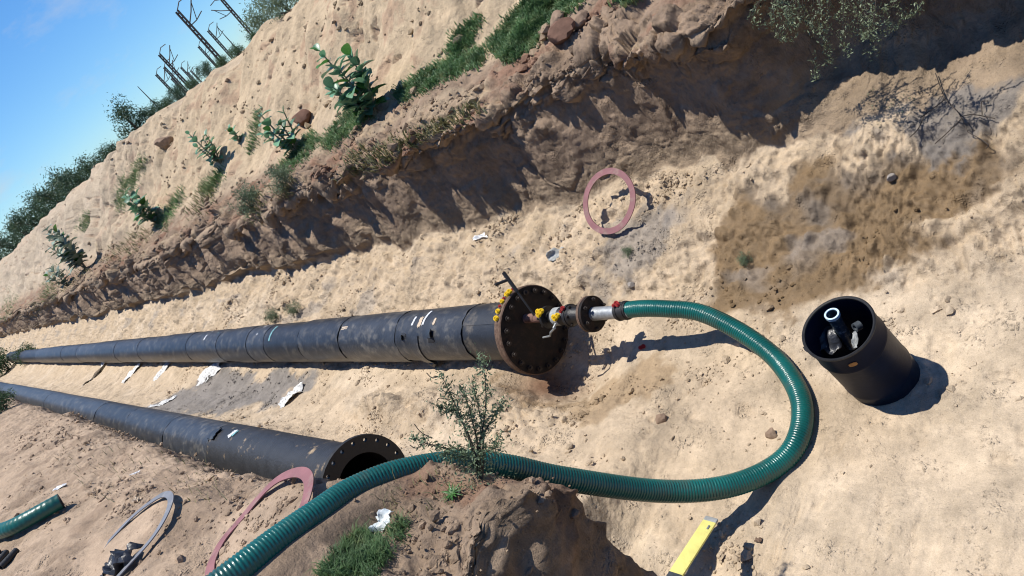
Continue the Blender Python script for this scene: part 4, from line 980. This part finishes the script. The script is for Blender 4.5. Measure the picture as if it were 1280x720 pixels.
grass_patch([[(440, 640), (500, 600), (560, 590), (600, 600), (560, 640), (500, 650)], [(100, 560), (200, 560), (330, 610), (250, 640)], [(60, 560), (130, 570), (200, 610), (130, 640)]], .012, .03, .12, .003, M['grass_dry'], 'scattered dry blades and weeds on the near bank soil', 'dry_blades')

# tuft with rosette leaves on the mound
P, n = hit(566, 618); tf = empty('grass_tuft', P, 'single bright green rosette of narrow leaves on top of the mound', 'plant')
for k in range(26):
    a = k*2.4; ld = Vector((math.cos(a), math.sin(a), 0)); L_ = .055+.05*((k*7) % 10)/10; up = Vector((0, 0, 1)); sd3 = Vector((-math.sin(a), math.cos(a), 0)); vs_ = []
    for i in range(5):
        q = i/4; c_ = P+ld*(L_*q)+up*(L_*(.9-.02*k)*q-L_*.55*q*q); w2 = .006*(1-.9*q*q)+.0005
        vs_ += [c_-sd3*w2, c_+up*.0015, c_+sd3*w2]
    mb = MB(); mb.add(vs_, [(i*3+j, i*3+j+1, i*3+j+4, i*3+j+3) for i in range(4) for j in range(2)]); mb.build('leaf', M['leaf_fresh'], tf)

# ------------------------------------------------------------------ leafy milkweed plants on the slope
def big_leaf(mat):
    mb = MB(); vs_ = []; prof = [(0, .07), (.15, .25), (.35, .33), (.6, .34), (.82, .24), (1.0, .03)]
    for (l_, w_) in prof:
        zz = .10*math.sin(l_*2.4)
        vs_ += [(l_, -w_, zz+.10*w_/.28), (l_, 0, zz), (l_, w_, zz+.10*w_/.28)]
    mb.add(vs_, [(i*3+j, i*3+j+1, i*3+j+4, i*3+j+3) for i in range(5) for j in range(2)]); o = mb.build('leaf', mat, angle=70); me = o.data; bpy.data.objects.remove(o); return me
LEAF = {k: big_leaf(M[k]) for k in ('leaf_blue', 'leaf_dust', 'leaf_fresh')}
def milkweed(px, py, stems, leaf_len, label, mat='leaf_blue', seed=1, step=.11):
    P, n = hit(px, py); r_ = random.Random(seed); root = empty('milkweed_plant', P, label, 'plant', 'broad-leaved plants on the upper slope')
    for (dx, dy, hgt) in stems:
        tip = P+Vector((dx, dy, hgt)); mid = P.lerp(tip, .5)+Vector((dx*.12, dy*.12, -hgt*.04)); pts = [P-n*.05, P.lerp(mid, .5)+Vector((0, 0, .02)), mid, mid.lerp(tip, .55)+Vector((0, 0, .02)), tip]
        mb = MB(); mb.tube(pts, [.028, .024, .02, .015, .01], 7); mb.build('stem', M['stem'], root)
        Lp = catmull([tuple(p) for p in pts], 10); Ls = np.r_[0, np.cumsum(np.linalg.norm(np.diff(Lp, axis=0), axis=1))]; s_ = .22*Ls[-1]; k = 0
        while s_ <= Ls[-1]:
            c_ = Vector([np.interp(s_, Ls, Lp[:, i]) for i in range(3)])
            for side in (0, 1):
                a = k*math.pi/2+side*math.pi+r_.uniform(-1., 1.); el = r_.uniform(-.45, .55)+.6*(s_/Ls[-1])**5; d = Vector((math.cos(a)*math.cos(el), math.sin(a)*math.cos(el), math.sin(el)))
                o = bpy.data.objects.new('leaf', LEAF[mat if r_.random() > .12 else 'leaf_fresh']); COL.objects.link(o); o.parent = root; o.location = c_-P
                zax = Vector((0, 0, 1)); ya = zax.cross(d).normalized(); za = d.cross(ya); mt = Matrix((d, ya, za)).transposed(); o.rotation_euler = mt.to_euler(); sc = leaf_len*r_.uniform(.85, 1.5)*(1-.35*(s_/Ls[-1])**3); o.scale = (sc,)*3
            k += 1; s_ += step*r_.uniform(1.0, 1.5)
milkweed(470, 143, [(-.25, .1, 1.5), (.25, -.15, 1.05), (.0, -.35, .9), (.5, .1, .95), (-.35, -.2, .85), (.25, .25, 1.15), (.62, -.1, .7), (-.6, .0, .75)], .30, 'largest broad-leaved green plant above the brown cliff edge', seed=3, step=.10)
milkweed(372, 190, [(-.35, .1, 1.35), (.05, -.2, .9), (.35, 0, .8), (-.55, -.1, .8), (.5, .2, .95)], .25, 'leaning broad-leaved plant beside the brown boulder', seed=5, step=.12)
milkweed(276, 205, [(-.4, .1, 1.25), (.1, -.2, .8), (.5, .1, .9), (-.15, .2, .8)], .26, 'small broad-leaved plant on bare sand with upright shoots', seed=6, step=.13)
milkweed(299, 178, [(.0, .1, .5), (.25, 0, .35)], .22, 'low leafy sprig on bare sand beyond the boulder', seed=8, step=.1)
milkweed(197, 280, [(-.5, .1, 1.5), (.1, -.2, 1.2), (.6, .1, 1.3), (-.2, .2, 1.2), (.3, -.3, .9)], .34, 'broad-leaved plant with pale leaves by a green grass strip', seed=9, step=.13)
milkweed(108, 335, [(-.9, .2, 2.2), (.1, -.4, 1.8), (.9, .2, 2.2), (-.3, .4, 2.0), (.5, -.4, 1.4), (1.2, .0, 1.6), (-1.0, -.2, 1.2), (.2, .1, 2.5)], .42, 'large dusty grey-leaved plant far along the sandy slope', 'leaf_dust', seed=11, step=.15)
milkweed(85, 358, [(-.5, .2, 1.2), (.3, -.3, 1.0), (.6, .2, .9)], .36, 'dusty low plant at the foot of the far sandy slope', 'leaf_dust', seed=13, step=.16)

# ------------------------------------------------------------------ leaf clouds for shrubs and trees
def leaf_quads(centers, size, flat=.6):
    n = len(centers); C_ = np.asarray(centers); a = rng.normal(size=(n, 3)); a /= np.linalg.norm(a, axis=1)[:, None]; b = np.cross(a, rng.normal(size=(n, 3))); b /= np.linalg.norm(b, axis=1)[:, None]
    s_ = size*rng.uniform(.6, 1.4, (n, 1)); V = np.stack([C_-a*s_, C_+b*s_*flat*.5, C_+a*s_, C_-b*s_*flat*.5], 1); return V.reshape(-1, 3), np.arange(4*n).reshape(-1, 4)
def bush_cloud(rx, ry, rz, n, clumps, cr, seed, low=.0):
    """leaf centres gathered in clumps through an ellipsoid, uneven outline"""
    g = np.random.default_rng(seed); cl_ = []
    while len(cl_) < clumps:
        q = g.uniform(-1, 1, 3)
        if .25 < np.linalg.norm(q) < 1: cl_.append(q*g.uniform(.75, 1.1))
    cl_ = np.array(cl_)*[rx, ry, rz]+[0, 0, rz*.95]; w_ = g.uniform(.4, 1.5, clumps); k = g.choice(clumps, n, p=w_/w_.sum())
    P = cl_[k]+g.normal(size=(n, 3))*cr*(.5+.5*w_[k])[:, None]; P[:, 2] = np.maximum(P[:, 2], low+g.random(n)*.1); return P, cl_
SHR = {}
def shrub_data(key, rx, ry, rz, n, clumps, cr, size, mat, seed):
    P, cl_ = bush_cloud(rx, ry, rz, n, clumps, cr, seed); V, Fq = leaf_quads(P, size); o = fast_mesh('crown', V, Fq, M[mat]); me = o.data; bpy.data.objects.remove(o)
    mb = MB()
    for q in cl_[:min(9, len(cl_))]: mb.tube([(0, 0, -.15), (q[0]*.3, q[1]*.3, q[2]*.45), tuple(q)], [.035*rz+.015, .022*rz+.01, .006], 6)
    o = mb.build('trunk', M['twig']); SHR[key] = (me, o.data); bpy.data.objects.remove(o)
shrub_data('green', 1.0, 1.0, .75, 2600, 26, .20, .075, 'foliage', 21); shrub_data('dark', 1.2, 1.1, 1.0, 3000, 30, .22, .085, 'foliage_dark', 22); shrub_data('grey', 1.0, 1.0, .8, 2400, 30, .17, .06, 'foliage_grey', 23)
shrub_data('round', .85, .85, 1.0, 3000, 34, .19, .07, 'foliage_dark', 24)
def shrub(x, y, s_, key, label, grp, name='shrub', cat='shrub', rot=None, zs=1., dz=0.):
    P, n = drop(x, y, 9)
    if P.z < 1 and y > 12: P = Vector((x, y, 5.5))
    root = empty(name, P-Vector((0, 0, .05-dz)), label, cat, grp); root.rotation_euler = (0, 0, random.uniform(0, 6.28) if rot is None else rot); root.scale = (s_, s_, s_*zs)
    for nm, me in (('crown', SHR[key][0]), ('trunk', SHR[key][1])):
        o = bpy.data.objects.new(nm, me); COL.objects.link(o); o.parent = root
    return root
def crest(px, py, y):
    P = aty(px, py, y); return P[0], y
# along the crest of the bank, by pixel column of the skyline
for i, (px, py, y, s_, key, lab) in enumerate([
    (398, 6, 13.6, .55, 'grey', 'grey-green shrub on the crest where the slope meets open sky highest'), (372, 22, 13.8, .75, 'grey', 'spreading grey-green shrub on the crest beside the highest one'), (345, 38, 14.0, .70, 'grey', 'grey-green shrub on the crest behind a nose of bare sand'),
    (322, 50, 15.0, .35, 'green', 'low green shrub on the crest at the foot of a lattice mast'), (300, 70, 15.5, .34, 'green', 'green shrub on the crest between two mast rows'),
    (286, 88, 16, .34, 'green', 'green shrub on the crest below the tallest lattice mast'), (268, 100, 16, .36, 'dark', 'dark shrub on the crest next to a green one below the masts'), (250, 116, 16, .36, 'green', 'green shrub in the middle of the crest hedge'),
    (232, 128, 16, .42, 'dark', 'dark shrub toward the low end of the crest hedge'), (213, 140, 15.5, .5, 'green', 'bushy green shrub at the low end of the crest hedge'), (198, 148, 15.0, .5, 'dark', 'dark shrub next to the round tree on the crest')]):
    x, yy = crest(px, py, y); shrub(x, yy, s_, key, lab, 'shrubs along the crest')
x, yy = crest(182, 172, 14.0); shrub(x, yy, .95, 'round', 'round dark tree standing alone at a notch in the crest', None, 'tree', 'tree')
for i, (px, py, y, s_) in enumerate([(160, 205, 19, .9), (145, 214, 20, 1.1), (128, 224, 21, 1.3), (112, 234, 22, 1.6), (96, 242, 22, 1.9), (80, 254, 22, 2.0), (64, 266, 23, 2.2), (46, 276, 23, 2.3), (28, 288, 24, 2.5), (8, 300, 24, 2.6), (-14, 312, 24, 2.8)]):
    x, yy = crest(px, py, y); shrub(x, yy, s_*(.85 if i < 3 else .95), 'dark' if i % 2 else 'round', 'dense dark tree in the far tree line along the top of the bank', 'far tree line on the bank', 'tree', 'tree')
for (px, py, s_, lab) in ((12, 462, 1.5, 'dark green shrub hiding the far end of the wrapped pipe'), (38, 450, 1.0, 'loose green shrub above the far end of the wrapped pipe'), (8, 512, .55, 'low green weed beyond the open pipe on the near bank')):
    P, n = hit(px, py)
    if P is not None: shrub(P.x, P.y, s_*.7, 'green', lab, 'shrubs at the far end of the pipes')
for (px, py, s_, lab) in ((347, 398, .22, 'small grey-green weed on sand behind the wrapped pipe'), (372, 390, .20, 'small weed next to another behind the wrapped pipe'), (786, 320, .09, 'tiny dry weed on the sand below the pink gasket'), (318, 262, .42, 'bushy weed on the crumbling edge of the bank'), (356, 236, .36, 'grey weed on the crumbling edge near the leaning plant'), (935, 328, .09, 'tiny weed on the wet brown sand')):
    P, n = hit(px, py)
    if P is not None:
        o = shrub(P.x, P.y, s_, 'grey', lab, 'small weeds', 'weed', 'weed'); o.location = P

# ------------------------------------------------------------------ branching shrub on the mound
def branch_shrub(root, polylines, rad, leaf_n, leaf_size, mat, spread, leaf_from=.25):
    allc = []
    for pl in polylines:
        pts = catmull(pl, 6); n = len(pts); mb = MB(); mb.tube(pts, [rad*(1-.8*i/(n-1)) for i in range(n)], 6); mb.build('branch', M['twig'], root)
        for _ in range(int(leaf_n*len(pl))):
            i = int(rng.uniform(leaf_from, 1)*(n-1)); allc.append(pts[i]+rng.normal(size=3)*spread*rng.uniform(.2, 1))
    V, Fq = leaf_quads(allc, leaf_size, .7); o = fast_mesh('foliage', V-np.array(root_loc(root)), Fq, M[mat]); o.parent = root; return o
P, n = hit(603, 600); D0 = (P-Vector(CAM)).dot(Vector(_f))
ms = empty('wild_shrub', P, 'spindly green shrub with bare side twigs growing on top of the mound', 'shrub')
def pl(px_list, dd=0.): return [tuple(P)]+[tuple(atd(x, y, D0+dd*(i+1)/len(px_list))) for i, (x, y) in enumerate(px_list)]
main = [pl([(600, 560), (607, 510), (606, 470), (600, 440)], .1), pl([(590, 555), (575, 520), (562, 490), (548, 462)], -.1), pl([(580, 565), (555, 560), (530, 553), (514, 545)], .05), pl([(600, 555), (612, 530), (622, 512), (632, 500)], .15),
        pl([(596, 550), (590, 525), (585, 505), (574, 482)], .05), pl([(598, 570), (618, 560), (628, 540)], -.1), pl([(575, 520), (560, 512), (546, 508)], 0.), pl([(590, 575), (570, 570), (550, 566)], -.1), pl([(604, 545), (596, 500), (590, 475)], .2)]
branch_shrub(ms, main, .007, 80, .0135, 'foliage_grey', .038, .2)
allc = [np.array(P)+rng.normal(size=3)*[.10, .08, .07]+[0, 0, .06] for _ in range(420)]; V, Fq = leaf_quads(allc, .012, .7); o = fast_mesh('low_foliage', V-np.array(P), Fq, M['foliage_grey']); o.parent = ms
for pll in ([(540, 548), (526, 540), (518, 530)], [(535, 553), (520, 560), (512, 556)], [(562, 500), (548, 498), (546, 510)], [(552, 470), (540, 472), (533, 466)]):
    mb = MB(); mb.tube(catmull([tuple(atd(x, y, D0)) for x, y in pll], 5), .003, 5); mb.build('twig', M['twig'], ms)

# ------------------------------------------------------------------ thorny bush hanging from the overhang
A0 = Vector(aty(1020, 0, 6.5)); hb = empty('hanging_bush', (A0.x, A0.y, A0.z), 'pale green thorny bush hanging over the shaded cliff edge', 'bush'); lines = []
for k in range(34):
    px0 = rng.uniform(955, 1090); yd = 6.45+rng.uniform(-.15, .25); s0 = aty(px0+25*rng.normal(), -40+rng.uniform(-15, 15), yd); e0 = aty(px0+rng.uniform(-15, 40), rng.uniform(15, 100)*(1 if 985 < px0 < 1075 else .55), yd-.12+rng.normal()*.08)
    m1 = s0*.6+e0*.4+[rng.normal()*.06, -.10+rng.normal()*.05, rng.normal()*.05]; m2 = s0*.25+e0*.75+[rng.normal()*.06, -.10, rng.normal()*.05]; lines.append([tuple(s0), tuple(m1), tuple(m2), tuple(e0)])
for q in ([(1110, -20), (1125, 15), (1122, 35), (1105, 38)], [(1165, -20), (1150, 5), (1140, 18), (1128, 22)], [(1010, 60), (1020, 80), (1018, 92), (1025, 98)]): lines.append([tuple(aty(x, y, 6.35)) for x, y in q])
branch_shrub(hb, lines, .0045, 20, .0155, 'foliage_hang', .034, .1)
# bare fallen branch on the wet sand
P, n = hit(1195, 165); db = empty('dead_branch', P, 'bare dark dead branch lying on grey silt below the overhang', 'branch')
for pll in ([(1170, 95), (1185, 125), (1200, 150), (1215, 170)], [(1185, 125), (1165, 140), (1150, 150)], [(1200, 150), (1222, 145), (1242, 150)], [(1200, 152), (1185, 168), (1172, 182)], [(1212, 165), (1232, 172), (1250, 160)], [(1225, 146), (1230, 130), (1240, 128)], [(1160, 142), (1148, 162), (1135, 175)], [(1215, 170), (1228, 182), (1240, 186)]):
    pts = []
    for i, (x, y) in enumerate(pll):
        q, nn = hit(x, y); pts.append(tuple(q+nn*(.02+.05*random.random())))
    mb = MB(); mb.tube(catmull(pts, 5), .0045, 6); mb.build('twig', M['twig'], db)
P, n = hit(1105, 150); lc = []  # leaf flecks stand in for the hanging bush's shadow on the soil
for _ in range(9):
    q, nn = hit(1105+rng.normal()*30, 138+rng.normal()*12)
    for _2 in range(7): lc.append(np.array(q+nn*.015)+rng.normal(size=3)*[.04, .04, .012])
V, Fq = leaf_quads(lc, .013, .7); o = fast_mesh('shadow_leaves', V, Fq, M['foliage_hang']); tag(o, 'green leaf flecks standing in for the hanging bush shadow on the soil', kind='stuff')

# ------------------------------------------------------------------ railway masts beyond the crest
def mast_mesh(kind):
    body, arm = MB(), MB(); Hm = 8.6
    if kind == 0:
        for s_ in (-1, 1): body.tube([(s_*.24, 0, 0), (s_*.2, 0, Hm)], .13, 5)
        nb = 15
        for k in range(nb): z0 = Hm*(k+.5)/nb; body.box((0, 0, z0), (.22, 0, 0), (0, .04, 0), (0, 0, .09))
        arm.tube([(.1, 0, Hm), (1.2, 0, Hm+.5), (2.4, 0, Hm+.4)], .06, 5); arm.tube([(0, 0, Hm-1.9), (1.6, 0, Hm-1.0), (2.9, 0, Hm-.1)], .07, 5); arm.tube([(0, 0, Hm-2.0), (1.4, 0, Hm-2.0), (2.8, 0, Hm-1.7)], .06, 5); arm.tube([(1.4, 0, Hm-2.0), (2.5, 0, Hm-.4)], .05, 5)
    else:
        body.tube([(0, 0, 0), (0, 0, Hm*.5), (0, 0, Hm)], [.14, .11, .06], 6); arm.tube([(0, 0, Hm*.28), (.5, 0, Hm*.30)], .05, 5)
    o1 = body.build('mast_post', M['mast']); o2 = arm.build('mast_arm', M['mast']); r_ = (o1.data, o2.data); bpy.data.objects.remove(o1); bpy.data.objects.remove(o2); return r_
MAST = [mast_mesh(0), mast_mesh(1)]
for (px, py, kind, flip, lab) in [(221, 14, 0, 0, 'tall lattice railway mast rising highest over the crest shrubs'), (277, -1, 0, 1, 'lattice railway mast whose arm points back toward the tallest mast'), (199, 68, 0, 0, 'lattice railway mast down the line from the tallest one'), (195, 93, 0, 0, None), (260, 38, 0, 0, None), (271, 33, 1, 0, 'thin plain pole standing behind the tallest lattice mast'), (214, 98, 0, 0, None),
        (234, 90, 0, 0, None), (239, 89, 0, 0, None), (261, 72, 0, 0, None), (172, 108, 1, 0, 'thin plain pole standing alone above the round tree'), (140, 180, 0, 0, None), (147, 176, 0, 0, None), (157, 172, 0, 0, None), (133, 198, 0, 0, None), (205, 84, 0, 0, None), (248, 58, 0, 0, None), (226, 84, 0, 0, None), (152, 184, 0, 0, None)]:
    P = Vector(atz(px, py, 14.0)); root = empty('railway_mast', (P.x, P.y, 5.4), lab or 'small distant lattice railway mast above the tree line', 'mast', 'railway masts beyond the bank'); root.rotation_euler = (0, 0, .35+(math.pi if flip else 0))
    for nm, me in zip(('post', 'arm'), MAST[kind]):
        o = bpy.data.objects.new(nm, me); COL.objects.link(o); o.parent = root
